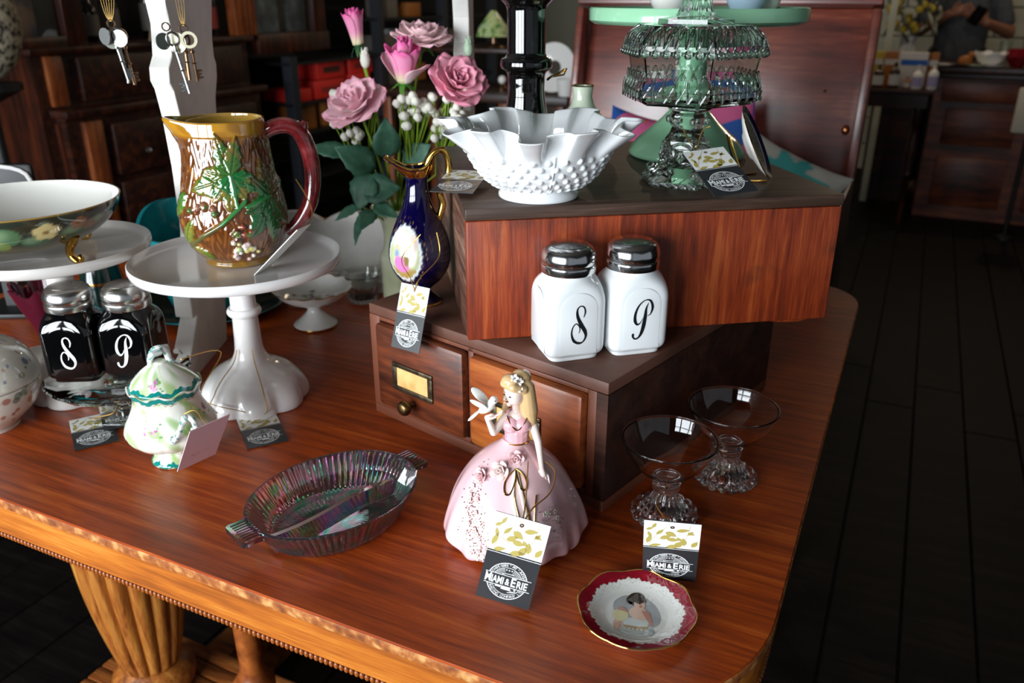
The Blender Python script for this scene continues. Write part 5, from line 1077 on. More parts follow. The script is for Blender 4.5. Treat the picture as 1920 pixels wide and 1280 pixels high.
def fhand(w0, d, side, nn, sc):
    w0, d, side, nn = A(w0), A(d) / np.linalg.norm(d), A(side) / np.linalg.norm(side), A(nn) / np.linalg.norm(nn); o = [cap(w0, w0 + d * .0046 * sc, .0023, .0030, 8, 3)]
    for k, L in enumerate((.0078, .0088, .0082, .0064)):
        b = w0 + d * .0066 * sc + side * (.0039 - .0026 * k); m = b + (d + nn * .25) * L * .5; e = m + (d * .8 + nn * .6) * L * .5
        o += [cap(w0 + d * .0025 + side * (.0021 - .0014 * k), b, .0011, .00095, 6, 3), cap(b, m, .00095, .0009, 6, 3), cap(m, e, .0009, .0007, 6, 3)]
    o += [cap(w0 + d * .001 + side * .0018, w0 + d * .0045 + side * .0062, .0011, .0010, 6, 3), cap(w0 + d * .0045 + side * .0062, w0 + d * .0085 + side * .0070, .0010, .0008, 6, 3)]; return o
bp += fhand(armR[2], (.25, -.45, -.85), (-1, -.2, 0), (-.1, -.3, -1), 1.0) + fhand(armL[2], (.85, -.15, .25), (0, -1, .3), (0, 0, 1), 1.0)
fused('body', join(*bp), M_skin, fg, .00050, 3)
fused('bodice', join(cap((.002, 0, .0955), (.002, 0, .106), .0104, .0112), ball((-.0028, -.0042, .1140), (.0086, .0084, .0080), 10), ball((.0066, -.0042, .1140), (.0086, .0084, .0080), 10), cap((.002, .003, .106), (.002, .003, .119), .0105, .0085), cap((-.0062, -.006, .114), (-.0058, -.001, .1255), .0026, .0018), cap((.0108, -.006, .114), (.0115, -.001, .1255), .0026, .0018)), mat('pink_bodice_glaze', 'e8b0b8', .1, coat=.7), fg, .00055, 3)
obj('neck_trim', tube(cr([(-.0062, -.0062, .1235), (-.0040, -.0105, .1185), (.0022, -.0128, .1125), (.0085, -.0105, .1185), (.0112, -.0062, .1235)], 5), .00055, 6), M_gold, fg)
obj('waist_trim', tube([(.002 + .0112 * math.cos(a), .0112 * math.sin(a), .0972) for a in np.linspace(0, 2 * PI, 40)[:-1]], .0007, 6, True), M_gold, fg)
hb = [ball((.0030, .0020, .1480), (.0112, .0112, .0108), 12), cap((-.0085, -.0040, .1530), (-.0010, -.0108, .1520), .0040, .0042), cap((-.0010, -.0108, .1520), (.0075, -.0075, .1490), .0042, .0042), ball((-.003, -.004, .1555), (.0085, .0075, .0060), 10), ball((.0055, .003, .1555), (.0090, .0090, .0070), 10),
      cap((.0100, -.001, .1475), (.0125, -.0010, .1260), .0075, .0082), cap((.0125, -.0010, .1260), (.0150, -.0030, .1130), .0082, .0042), cap((.008, .007, .146), (.011, .007, .118), .0070, .0060), cap((-.0055, .006, .146), (-.0070, .0035, .130), .0040, .0034), cap((-.0070, .0035, .130), (-.0095, -.003, .1255), .0034, .0020)]
fused('hair', join(*hb), M_hair, fg, .0007, 4)
def blossom(c, r, m, parent, name='blossom', up=(0, -.75, .65), n=5, core=M_gold):
    q = Vector(up).to_track_quat('Z', 'Y'); ms = []
    for k in range(n): a = 2 * PI * k / n; ms.append(xf(ball((0, 0, 0), (r * .5, r * .36, r * .18), 5), Matrix.Translation((r * .5 * math.cos(a), r * .5 * math.sin(a), 0)) @ Matrix.Rotation(a, 4, 'Z') @ Matrix.Rotation(-.4, 4, 'Y')))
    o = obj(name, xf(join(*ms), Matrix.Translation(c) @ q.to_matrix().to_4x4()), m, parent)
    obj('centre', ball(tuple(A(c) + A(tuple(Vector(up).normalized())) * r * .15), r * .16, 4), core, o); return o
for c in ((.0000, -.0090, .1600), (.0040, -.0082, .1565), (.0035, -.0115, .1515)): blossom(c, .0040, M_dove, fg, 'hair_flower', (0, -.8, .6), 5, M_face)
FD = Vector((-.72, -.68, -.15)).normalized(); FR = Vector((-.68, .72, 0)).normalized()
HC = Vector((-.0004, -.0025, .1432))
def facept(a, b, r=.0092): return tuple(HC + (FD * math.cos(a) + Vector((.69, -.72, 0)) * math.sin(a)).normalized() * r + Vector((0, 0, b)))
for a in (-.42, .40): obj('eye', ball(facept(a, .0012, .0087), (.0013, .0013, .0006), 6), M_face, fg); obj('eyebrow', tube([facept(a - .16, .0030, .0086), facept(a, .0037, .0086), facept(a + .18, .0031, .0086)], .00028, 5), M_face, fg)
obj('lips', ball(facept(0.02, -.0042, .0088), (.0013, .0013, .0007), 6), M_lips, fg)
dvp = [xf(ball((0, 0, 0), (.0082, .0040, .0042), 10), TR((-.0235, -.0140, .1350), (0, -.55, 0))), ball((-.0175, -.0145, .1425), .0037, 8), cap((-.0195, -.0142, .140), (-.0178, -.0145, .1425), .0034, .0032, 10, 3), cap((-.0150, -.0150, .1420), (-.0136, -.0152, .1412), .0010, .0004, 6, 3),
       xf(ball((0, 0, 0), (.0075, .0036, .0012), 8), TR((-.0345, -.0140, .1275), (0, -.75, 0))), xf(ball((0, 0, 0), (.0090, .0011, .0042), 10), TR((-.0300, -.0180, .1400), (.7, .60, .15))), xf(ball((0, 0, 0), (.0098, .0011, .0042), 10), TR((-.0295, -.0085, .1440), (-.7, .75, -.1)))]
dvo = fused('dove', join(*dvp), M_dove, fg, .00045, 2); dvo['label'] = 'white dove perched on the raised hand'
obj('eye', ball((-.0165, -.0178, .1432), .0006, 4), M_face, dvo)
def rosette(deg, z, r):
    p = ssurf(deg, z, .002); t = math.radians(-90 + deg); up = (math.cos(t), math.sin(t), .55); q = Vector(up).to_track_quat('Z', 'Y'); ms = []
    for ring, (n, rr, tilt, sz) in enumerate(((5, .80, .9, .50), (4, .45, .5, .42), (3, .18, .15, .30))):
        for k in range(n):
            a = 2 * PI * k / n + ring * .6; ms.append(xf(ball((0, 0, 0), (r * .10, r * sz, r * sz), 6), Matrix.Translation((r * rr * math.cos(a), r * rr * math.sin(a), r * .18 * ring)) @ Matrix.Rotation(a, 4, 'Z') @ Matrix.Rotation(tilt, 4, 'Y')))
    return obj('rosette', xf(join(*ms), Matrix.Translation(p) @ q.to_matrix().to_4x4()), [M_dressrose, M_dressrose2][int(r * 1e4) % 2], fg)
M_dressrose = mat('rosette_pink_glaze', 'efc6c8', .15, coat=.6); M_dressrose2 = mat('rosette_pale_glaze', 'f1dcd6', .15, coat=.6)
rosette(3, .0895, .0062); rosette(-24, .0820, .0073); rosette(-50, .0745, .0064)
r_ = random.Random(11)
for k in range(15):
    f = k / 14; d0 = -52 + 26 * f + r_.uniform(-9, 9); z = .074 - .060 * f + r_.uniform(-.003, .003); blossom(ssurf(d0, z, .0012), r_.uniform(.0022, .0036), M_dove if k % 3 else M_dressrose, fg, 'blossom', (math.sin(math.radians(d0)), -math.cos(math.radians(d0)), .45))
for k in range(4): d0 = 33 + r_.uniform(-7, 7); z = .046 + r_.uniform(-.005, .006); blossom(ssurf(d0, z, .0012), r_.uniform(.0022, .0034), M_dove, fg, 'blossom', (math.sin(math.radians(d0)), -math.cos(math.radians(d0)), .45))
sp_m = []
for k in range(330):
    f = r_.random(); d0 = -56 + 32 * f + r_.gauss(0, 7); z = .078 - .070 * f + r_.gauss(0, .005)
    if k > 270: d0 = 36 + r_.gauss(0, 7); z = .042 + r_.gauss(0, .008)
    z = min(max(z, .006), .09); sp_m.append(ball(ssurf(d0, z, .0006), r_.uniform(.0004, .0008), 2))
tag(obj('gilt_sprinkles', join(*sp_m), noisy('tarnished_gilt', [(.4, '5a4a3a'), (.6, 'b8a488')], 900, .4, metal=.4), fg), kind='stuff')
def sline(pts, off=.0012): return cr([ssurf(d, z, off) for d, z in pts], 6)
M_rib = mat('ribbon_glaze', 'f0dfd8', .12, coat=.6)
for nm, pts, w_ in (('bow_loop', [(2, .0835), (-8, .080), (-13, .0745), (-11, .068), (-5, .0685), (1, .077), (2, .083)], .0007), ('bow_loop', [(3, .0835), (11, .081), (16, .076), (13, .0705), (7, .072), (4, .079), (3, .083)], .0007)): obj(nm, tube(sline(pts), w_, 6), M_gold, fg)
for pts in ([(1, .083), (-2, .066), (2, .048), (-1, .030), (2, .014)], [(4, .083), (9, .064), (12, .046), (10, .034)]):
    obj('ribbon_tail', tube(sline(pts, .0008), .0018, 8, flat=.45), M_rib, fg); obj('ribbon_edge', tube(sline([(d + 1.8, z) for d, z in pts], .0014), .00045, 5), M_gold, fg)
obj('gilt_garland', tube(sline([(24, .066), (19, .054), (17, .040), (20, .028)]), .0006, 5), M_gold, fg)

# ------------------------------------------------------------------ portrait plate
pp_ = empty('portrait_plate', 'small plate with red gilt rim and a portrait of a dark-haired lady', 'plate', (.0972, .5135, 0), math.radians(-10))
def pout(t): return 1 + .020 * abs(math.cos(4 * t + .3)) ** .7 - .010 + .012 * math.cos(8 * t + 1)
po_ = [(.001, 0), (.024, 0), (.0255, .0018), (.030, .0042)] + [tuple(p) for p in cr([(.036, .0062), (.042, .0080), (.0455, .0090)], 4)] + [(.0458, .0097)]
pi_ = [tuple(p) for p in cr([(.0450, .0101), (.042, .0093), (.036, .0075), (.031, .0056), (.027, .0044), (.0225, .0037), (.012, .0035), (.0005, .0034)], 14)]
def pmod(t, s, r, z): k = 1 + (pout(t) - 1) * smoothstep(.028, .045, r); return r * k * math.cos(t), r * k * math.sin(t), z + .0006 * math.cos(8 * t + 1) * smoothstep(.036, .045, r)
pmh = lathe(po_ + pi_, 320, pmod, cap=(False, False)); v = A(pmh[0]); rr0 = np.repeat(A([p[0] for p in po_ + pi_]), 320); top = np.repeat(np.arange(len(po_ + pi_)) >= len(po_), 320); a = np.arctan2(v[:, 1], v[:, 0])
c = rz_paint(v, 'e6e6e0')
def pq(m, col, k=1.0):
    global c
    m = (np.clip(m, 0, 1) * k * top)[:, None]; c = c * (1 - m) + A(lin(col)[:3]) * m
edge = .0362 + .0011 * np.sin(8 * a) + .0006 * np.sin(29 * a) + .0005 * np.sin(53 * a + 1)
pq(smoothstep(-.0002, .0005, rr0 - edge), '8c0f22'); pq(smoothstep(.3, .9, noise2(a * 9, rr0 * 300)) * smoothstep(0, .001, rr0 - edge), 'a81c30', .7)
spk = noise2(a * 62, rr0 * 2600, 1) * noise2(a * 45 + 3, rr0 * 1900, 3)
pq(smoothstep(.22, .42, np.abs(spk)) * smoothstep(.0285, .0305, rr0) * smoothstep(.0008, -.0002, rr0 - edge), '8f8568', .85)
pq(smoothstep(.0444, .0448, rr0), 'b08c48')
obj('plate_body', pmh, M_paint, pp_, cols=c, ang=60)
obj('gold_rim', tube([(.0456 * pout(t) * math.cos(t), .0456 * pout(t) * math.sin(t), .0099 + .0006 * math.cos(8 * t + 1)) for t in np.linspace(0, 2 * PI, 161)[:-1]], .00055, 6, True), M_gold, pp_)
def PC(x, y): return ((x - 965) * .0000565, -(y - 700) * .000088)
def pell(x, y, rx, ry, n=28, a=0):
    cx, cy = PC(x, y); return [(cx + rx * .0000565 * math.cos(t) * math.cos(a) - ry * .000088 * math.sin(t) * math.sin(a), cy + ry * .000088 * math.sin(t) * math.cos(a) + rx * .0000565 * math.cos(t) * math.sin(a)) for t in np.linspace(0, 2 * PI, n + 1)[:-1]]
def ppoly(*pts): return [tuple(p) for p in cr([PC(*p) for p in pts], 4, True)]
por = empty('portrait', None, None); por.parent = pp_
def pshape(name, o, m, lvl): obj(name, ([(x, y, .0037 + .00005 * lvl + .0016 * smoothstep(.021, .028, math.hypot(x, y))) for x, y in o], [tuple(range(len(o)))]), m, por, smooth=False)
PM = {k: mat('portrait_' + k, h, .15, coat=.5) for k, h in dict(grey='a3a5a6', hair='3f3226', skin='e2bda8', dress='cfd6d2', gown='b9c4c6', sleeve='d9cf9a', gold='a8854c', shawl='c08a7c', lip='b0484c', dark='2a2420').items()}
pshape('backdrop', ppoly((640, 600), (740, 500), (860, 470), (1060, 480), (1180, 540), (1270, 640), (1300, 760), (1210, 860), (1000, 880), (800, 860), (690, 760)), PM['grey'], 0)
pshape('gown', ppoly((800, 790), (960, 760), (1140, 780), (1120, 860), (1150, 940), (1100, 985), (880, 985), (740, 945), (800, 870)), PM['dress'], 1); pshape('gown_fold', ppoly((1150, 850), (1210, 900), (1180, 970), (1120, 940)), PM['gown'], 2); pshape('gown_fold', ppoly((760, 900), (830, 890), (850, 960), (750, 950)), PM['gown'], 2)
pshape('arm', ppoly((660, 840), (700, 810), (790, 820), (760, 930), (690, 945)), PM['skin'], 2); pshape('neckline', ppoly((925, 620), (1045, 620), (1120, 690), (1100, 770), (950, 775), (870, 720), (860, 680)), PM['skin'], 3)
pshape('sleeve', pell(748, 745, 112, 75), PM['sleeve'], 4); pshape('bow', ppoly((720, 640), (800, 650), (850, 700), (780, 690), (710, 680)), PM['shawl'], 5); pshape('shawl', ppoly((1040, 660), (1140, 680), (1165, 740), (1200, 840), (1150, 820), (1080, 730)), PM['shawl'], 4)
pshape('belt', ppoly((810, 862), (960, 868), (1110, 862), (1110, 885), (960, 893), (812, 886)), PM['gold'], 3); pshape('hair', pell(958, 520, 128, 88), PM['hair'], 4); pshape('hair_bun', pell(872, 535, 58, 58), PM['hair'], 4); pshape('face', pell(1000, 572, 78, 88, a=.1), PM['skin'], 5); pshape('fringe', ppoly((905, 545), (930, 480), (1000, 455), (1075, 490), (1090, 550), (1050, 520), (990, 515), (940, 545), (915, 590)), PM['hair'], 6)
for x in (975, 1052): pshape('eye', pell(x, 552, 15, 6), PM['dark'], 7)
pshape('mouth', pell(1020, 612, 22, 7), PM['lip'], 7); pshape('nose', ppoly((1022, 560), (1030, 590), (1015, 592)), PM['shawl'], 7)
for k in range(5): pshape('tassel', pell(850 + k * 55, 905, 12, 14), PM['gold'], 4)

# ------------------------------------------------------------------ sherbet glasses with beaded feet
def sherbet(loc, rz, label):
    t = empty('sherbet_glass', label, 'glass', loc, rz, 'beaded foot sherbet glasses')
    pr = [(.0005, .0035), (.018, .003), (.0232, .0012), (.0240, .0045), (.0205, .0105), (.0150, .0175), (.0112, .0245), (.0100, .0285), (.0122, .0300), (.0130, .0320), (.0122, .0340), (.0104, .0352), (.0128, .0368), (.0134, .0385), (.0125, .0402), (.0108, .0415)] + [tuple(p) for p in cr([(.0125, .0425), (.0215, .0480), (.0310, .0575), (.0385, .0690), (.0430, .0812)], 6)] + [(.0433 + .0009 * math.cos(q_), .0822 + .0009 * math.sin(q_)) for q_ in np.linspace(-.9, 3.6, 9)] + [tuple(p) for p in cr([(.0414, .0815), (.0370, .0698), (.0298, .0588), (.0205, .0500), (.0100, .0462), (.0005, .0455)], 5)]
    obj('bowl_and_stem', lathe(pr, 96, lambda tt, s, r, z: (r * (1 + .045 * math.cos(17 * tt) * (.004 < z < .025)) * math.cos(tt), r * (1 + .045 * math.cos(17 * tt) * (.004 < z < .025)) * math.sin(tt), z), cap=(False, False)), M_glass, t, ang=50)
    b = ball((0, 0, 0), .0047, 8); me = None
    for k in range(17):
        a = 2 * PI * k / 17; q = obj('bead', b if me is None else me, M_glass, t) if me is None else obj('bead', me, None, t); me = q.data; q.location = (.0268 * math.cos(a), .0268 * math.sin(a), .0048)
    return t
sherbet((.142, .6505, 0), .1, 'clear sherbet glass on a beaded foot, nearer the camera'); sherbet((.2145, .7135, 0), .3, 'clear sherbet glass on a beaded foot, the farther one at the table edge')

# ------------------------------------------------------------------ cobalt ewer with gold handle
ew = empty('ewer', 'cobalt blue porcelain ewer with gold handle and courting couple medallion', 'ewer', (-.100, .864, .1352), 0)
ES = math.radians(190); eo = cr([(.0215, 0), (.0225, .002), (.0160, .008), (.0105, .0135), (.0125, .0180), (.0225, .027), (.0305, .040), (.0335, .054), (.0315, .071), (.0245, .090), (.0170, .106), (.0125, .120), (.0112, .132), (.0122, .143), (.0140, .151), (.0152, .156)], 7)
ei = [(.0135, .156), (.0118, .149), (.0100, .140), (.009, .125)]
def emod(t, s, r, z):
    k = smoothstep(.134, .156, z); d = (t - ES + PI) % (2 * PI) - PI; sp = math.exp(-(d / .5) ** 2); bk = math.exp(-(((t - ES - PI + PI) % (2 * PI) - PI) / .7) ** 2)
    rr = r * (1 + k * (1.15 * sp + .25 * bk)); return rr * math.cos(t), rr * math.sin(t), z + k * (.004 * sp + .006 * bk - .010 * (1 - sp - bk) * .8)
em = lathe([tuple(p) for p in np.concatenate([eo, A(ei)])], 180, emod, cap=(True, False)); v = A(em[0]); a = np.arctan2(v[:, 1], v[:, 0]); z = v[:, 2]; ne = len(eo) * 180; outm = np.arange(len(v)) < ne
MD = math.radians(-118); x = ((a - MD + PI) % (2 * PI) - PI) * .032; y = z - .062; c = rz_paint(v, '06032c')
def pe_(m, col, k=1.0):
    global c
    m = (np.clip(m, 0, 1) * k * outm)[:, None]; c = c * (1 - m) + A(lin(col)[:3]) * m
md = np.hypot(x / .0215, y / .030) + .03 * np.sin(np.arctan2(y, x) * 22)
pe_(smoothstep(1.04, .98, md), 'd9dce0'); pe_(smoothstep(.93, .86, md), 'b9bf94'); pe_(smoothstep(.93, .85, md) * smoothstep(-.012, -.018, y), 'a88a4a'); pe_(smoothstep(.9, .8, md) * smoothstep(.004, .014, y), 'cfd8c8'); pe_(smoothstep(1.0, .8, np.hypot((x - .010) / .0075, (y - .004) / .018)), 'dfe0d2'); pe_(smoothstep(1, .8, np.hypot((x - .012) / .006, (y - .012) / .010)) , 'd8b8b0', .7)
pe_(smoothstep(1.0, .9, np.hypot((x + .004 + .2 * y) / (.0085 - .25 * y - .002), (y + .010) / .0095)), 'd878b4'); pe_(smoothstep(1, .8, np.hypot((x + .007) / .0032, (y - .001) / .0042)), '7f98c8'); pe_(smoothstep(1, .8, np.hypot((x + .0070) / .0021, (y - .0075) / .0026)), 'dfb898'); pe_(smoothstep(1, .7, np.hypot((x + .0072) / .0024, (y - .0102) / .0014)), '6a4a34'); pe_(smoothstep(1, .8, np.hypot((x - .005) / .0032, (y + .005) / .008)), '8a7444'); pe_(smoothstep(1, .8, np.hypot((x - .004) / .002, (y - .006) / .0024)), 'd8b090')
pe_(smoothstep(.5, .9, noise2(x * 600, y * 600, 2)) * smoothstep(1.0, 1.06, md) * smoothstep(1.35, 1.2, md), 'b08a4c', .8)
obj('ewer_body', em, M_paint, ew, cols=c, ang=70)
obj('gold_rim', tube([tuple(A(emod(t, 0, .0145, .1560)) + A((0, 0, .0003))) for t in np.linspace(0, 2 * PI, 90)[:-1]], [.0014] * 89, 8, True), M_gold, ew)
obj('gold_lip', lathe([tuple(p) for p in cr([(.0122, .141), (.0134, .147), (.0150, .1545)], 5)], 120, lambda t, s, r, z: tuple(A(emod(t, s, r + .0006, z))), cap=(False, False)), M_gold, ew)
obj('gold_foot_ring', lathe([(.0222, .0002), (.0232, .0015), (.0222, .003)], 60, cap=(False, False)), M_gold, ew)
eh = math.radians(4); e = A((math.cos(eh), math.sin(eh), 0)); HZ = [(.012, .150), (.016, .160), (.024, .166), (.031, .163), (.034, .152), (.033, .140), (.028, .130), (.0235, .124), (.0245, .117), (.0265, .109), (.0240, .100), (.0215, .093), (.0225, .084), (.0262, .076)]
obj('handle', join(tube(cr([tuple(e * r + A((0, 0, z))) for r, z in HZ], 5), [.0042, .0036, .0034, .0034, .0034, .0032, .003, .0032, .0034, .0036, .0036, .0034, .003, .002], 12), ball(tuple(e * .013 + A((0, 0, .149))), .0048, 8), ball(tuple(e * .0235 + A((0, 0, .1235))), .0042, 8)), M_gold, ew)

# ------------------------------------------------------------------ hobnail milk glass bowl
hb_ = empty('hobnail_bowl', 'white hobnail milk glass bowl with ruffled rim on the crate', 'bowl', (.026, .804, .2675), 0)
ho = [(.0005, .0015), (.035, .0), (.0385, .0), (.0395, .0015), (.0392, .0045), (.0365, .0075), (.0340, .0090)]
hw = cr([(.0340, .0092), (.0440, .0130), (.0545, .0215), (.0625, .0320), (.0690, .0430), (.0760, .0540), (.0840, .0635), (.0905, .0690)], 20)
hi_ = [tuple(p) for p in cr([(.0890, .0700), (.0815, .0640), (.0735, .0550), (.0665, .0440), (.0600, .0330), (.0520, .0235), (.0400, .0165), (.0005, .0150)], 4)]
hp_ = ho + [tuple(p) for p in hw] + hi_; NH = 520
L_ = np.concatenate([[0], np.cumsum(np.linalg.norm(np.diff(A(hp_), axis=0), axis=1))])
hz_rows = [.0132, .0182, .0240, .0302, .0368, .0435]
def hmod(t, s, r, z):
    i = s * (len(hp_) - 1); outer_w = len(ho) - .5 < i < len(ho) + len(hw) - .5
    k = smoothstep(.030, .069, z) ** 1.4; d = 0
    if outer_w and z < .049:
        for j, zr in enumerate(hz_rows):
            if abs(z - zr) < .0034:
                nn = 30; ph = (t / (2 * PI) * nn + .5 * (j % 2)) % 1 - .5; dx = ph * 2 * PI * r / nn
                if int((t / (2 * PI) * nn + .5 * (j % 2)) // 1) % 8 != 0 or True:
                    dd = (dx / (.0024 + .0007 * j / 5)) ** 2 + ((z - zr) / (.0022 + .0006 * j / 5)) ** 2
                    if dd < 1: d = max(d, .0030 * math.sqrt(1 - dd))
        pt_ = ((t / (2 * PI) * 8 + .28) % 1 - .5); 
        if abs(pt_) < .022: d = max(d * .2, .0016 * (1 - (pt_ / .022) ** 2))
    w1 = math.cos(12 * t + 1.1 + .5 * math.sin(3 * t)); w2 = math.cos(6 * t + .4); w1 = w1 / (abs(w1) + .7) * 1.55
    rr = r + d * .85 + k * (.0102 * w1 - .0015); zz = z - d * .25 + k * (-.0014 * w1 + .0040 * w2 + .001)
    tt = t + .035 * k * math.sin(24 * t + 2.2)
    return rr * math.cos(tt), rr * math.sin(tt), zz
obj('bowl_body', lathe(hp_, NH, hmod, cap=(False, False)), M_white, hb_, ang=180)

# ------------------------------------------------------------------ pressed glass lidded compote
lc = empty('lidded_compote', 'clear pressed glass six-sided lidded compote on the crate', 'compote', (.1800, .868, .2675), math.radians(-85))
def hexw(prof, name, m=None, ang=20, closed=False): return obj(name, lathe(prof, 6, cap=(not closed, not closed), closed=closed), m or M_pglass, lc, ang=ang)
hexw([(.0440, 0), (.0455, .002), (.0455, .006), (.0400, .0105), (.0290, .018), (.0235, .030), (.0225, .044), (.0180, .050), (.0160, .056), (.0190, .060), (.0200, .067), (.0175, .071), (.0230, .0755), (.030, .0785)], 'pedestal')
hexw([(.0300, .0788), (.0590, .0815), (.0690, .0870), (.0705, .0950), (.0665, .1020), (.0625, .1080), (.0668, .1290), (.0640, .1290), (.0597, .1080), (.0632, .1010), (.0660, .0945), (.0645, .0895), (.0560, .0855), (.001, .0835), (.001, .0788)], 'bowl_body', closed=True)
moul = []
for f in range(6):
    a0, a1 = f * PI / 3, (f + 1) * PI / 3; p0, p1 = A((math.cos(a0), math.sin(a0), 0)), A((math.cos(a1), math.sin(a1), 0)); md_ = (p0 + p1) / 2
    moul.append(tube(cr([tuple(p0 * .0262 + A((0, 0, .026))), tuple(p0 * .0250 + A((0, 0, .036))), tuple(md_ * .0262 + A((0, 0, .0425))), tuple(p1 * .0250 + A((0, 0, .036))), tuple(p1 * .0262 + A((0, 0, .026)))], 4), .0017, 6))
    moul.append(ball(tuple(md_ * .0262 + A((0, 0, .0300))), (.0052, .0052, .0060), 8)); moul.append(ball(tuple(p0 * .0195 + A((0, 0, .0640))), .0040, 6)); moul.append(ball(tuple(p0 * .0360 + A((0, 0, .0140))), .0046, 6))
    for k in range(5):
        q0 = p0 + (p1 - p0) * (k + .1) / 5; q1 = p0 + (p1 - p0) * (k + .9) / 5
        moul.append(tube([tuple(q0 * .0452 + A((0, 0, .0055))), tuple(q1 * .0455 + A((0, 0, .0014)))], .0008, 5)); moul.append(tube([tuple(q0 * .0450 + A((0, 0, .0058))), tuple(q1 * .0405 + A((0, 0, .0104)))], .0008, 5))
obj('moulded_relief', join(*moul), M_pglass, lc)
loops = []
for f in range(6):
    a0, a1 = f * PI / 3, (f + 1) * PI / 3; p0, p1 = A((math.cos(a0), math.sin(a0), 0)), A((math.cos(a1), math.sin(a1), 0)); nn = p0 + p1; nn /= np.linalg.norm(nn)
    for k in range(6):
        s = (k + .5) / 6; dv_ = (p1 - p0) / 6
        def q(o, z, R): return tuple((p0 + (p1 - p0) * s + dv_ * o) * R + nn * .0012 + A((0, 0, z)))
        loops.append(tube(cr([q(-.36, .0860, .0695), q(-.42, .0990, .0690), q(-.38, .1060, .0660), q(-.02, .1125, .0660), q(.36, .1060, .0660), q(.30, .0990, .0690), q(-.36, .0860, .0695)], 4), .0011, 6))
obj('moulded_loops', join(*loops), M_pglass, lc)
hexw([(.0730, .1290), (.0735, .1325), (.0700, .1400), (.0610, .1500), (.0540, .1545), (.0380, .1560), (.0375, .1600), (.0240, .1620), (.001, .1625), (.001, .1590), (.034, .1560), (.0520, .1510), (.0590, .1455), (.0670, .1360), (.0690, .1290)], 'lid', closed=True)
bars = []; scl = []
for f in range(6):
    a0, a1 = f * PI / 3, (f + 1) * PI / 3; p0, p1 = A((math.cos(a0), math.sin(a0), 0)), A((math.cos(a1), math.sin(a1), 0))
    for k in range(7):
        s = (k + .3) / 7; s2 = min(s + .10, .98); b0 = (p0 + (p1 - p0) * s) * .0722 + A((0, 0, .1345)); b1 = (p0 + (p1 - p0) * s2) * .0575 + A((0, 0, .1533)); bm2 = (b0 + b1) / 2 + (b0 + b1) * A((.5, .5, 0)) * .05 + A((0, 0, .0018)); bars.append(tube(cr([tuple(b0), tuple(bm2), tuple(b1)], 3), .0021, 6))
        c_ = (p0 + (p1 - p0) * (k + .5) / 7) * .0722 + A((0, 0, .1300)); scl.append(ball(tuple(c_), .0042, 6))
lid2 = [o for o in lc.children if o.name.startswith('lid')][0]
obj('slanted_bars', join(*bars), M_pglass, lid2); obj('scalloped_edge', join(*scl), M_pglass, lid2)
obj('finial', lathe([(.0185, .1628), (.0170, .1665), (.0145, .172), (.0125, .185), (.0120, .192), (.016, .198), (.012, .206), (.001, .209)], 96, lambda t, s, r, z: (r * (1 + .05 * math.cos(14 * t)) * math.cos(t), r * (1 + .05 * math.cos(14 * t)) * math.sin(t), z)), M_pglass, lid2)

# ------------------------------------------------------------------ jadeite cake stand, candlestick, bud vase, saucer
jd = empty('jadeite_stand', 'jadeite green cake stand behind the lidded glass compote', 'cake stand', (.2130, 1.022, .2675), 0)
obj('pedestal', lathe(cr([(.064, 0), (.0690, .0025), (.0690, .008), (.060, .020), (.046, .032), (.033, .044), (.022, .056), (.0185, .064), (.0175, .075), (.0165, .10), (.016, .13), (.020, .142), (.030, .1478)], 6), 96), M_jade, jd)
obj('plate', lathe([(.001, .148), (.030, .148), (.085, .149), (.118, .151), (.1235, .155), (.1240, .1665), (.1225, .1685), (.1200, .1665), (.1170, .158), (.030, .156), (.001, .156)], 128, cap=(False, False)), M_jade, jd, ang=40)
for k, (dx, dy, m) in enumerate(((-.03, .02, M_ivory), (.055, .0, mat('pale_blue_cup', 'a9c3d6', .2)), (.085, .045, M_ivory))):
    q = obj('white_cup', lathe(shell([(.012, 0), (.014, .003), (.022, .018), (.026, .05)], .002), 40, closed=True), m); q.location = (.213 + dx, 1.022 + dy, .4236); tag(q, ['white cup on the jadeite plate left of the glass finial', 'pale blue cup on the jadeite plate right of the glass finial', 'white cup at the right rear of the jadeite plate'][k], 'cup', 'cups on the jadeite plate')
bc_ = empty('black_candlestick', 'tall black glass candlestick behind the white ruffled bowl', 'candlestick', (.0165, 1.0, .2675), 0)
obj('stem', lathe(cr([(.044, 0), (.046, .004), (.040, .012), (.030, .022), (.026, .036), (.0245, .055), (.0215, .075), (.0215, .088), (.0225, .098), (.0290, .104), (.0300, .109), (.0285, .114), (.0225, .119), (.0220, .130), (.0220, .160), (.0235, .170), (.0305, .178), (.034, .190), (.033, .205)], 6), 72), M_black, bc_)
obj('gold_cord', join(tube(cr([(.024, -.012, .092), (.028, -.02, .096), (.034, -.022, .098), (.043, -.022, .104)], 4), .0014, 6), tube([(.030, -.022, .0965), (.042, -.024, .0985), (.045, -.024, .1055)], .0012, 6)), M_gold, bc_)
bvv = empty('bud_vase', 'small pale green bud vase behind the ruffled bowl rim', 'vase', (.084, 1.02, .2675), 0)
obj('vase_body', lathe(shell([(.020, 0), (.024, .004), (.030, .025), (.024, .048), (.0145, .060), (.0115, .070), (.0130, .082)], .0015), 48, closed=True), M_celadon2, bvv); obj('gold_rim', tube([(.0130 * math.cos(a), .0130 * math.sin(a), .0825) for a in np.linspace(0, 2 * PI, 40)[:-1]], .0008, 6, True), M_gold, bvv)
sn = Vector((.88, -.32, .47)).normalized(); SM = Matrix.Translation((.2535, .878, .3055)) @ sn.to_track_quat('Z', 'Y').to_matrix().to_4x4()
sa = empty('leaning_saucer', 'white saucer with dark blue gilt border leaning on edge behind the tag', 'saucer', SM.to_translation(), 0, None, SM.to_euler())
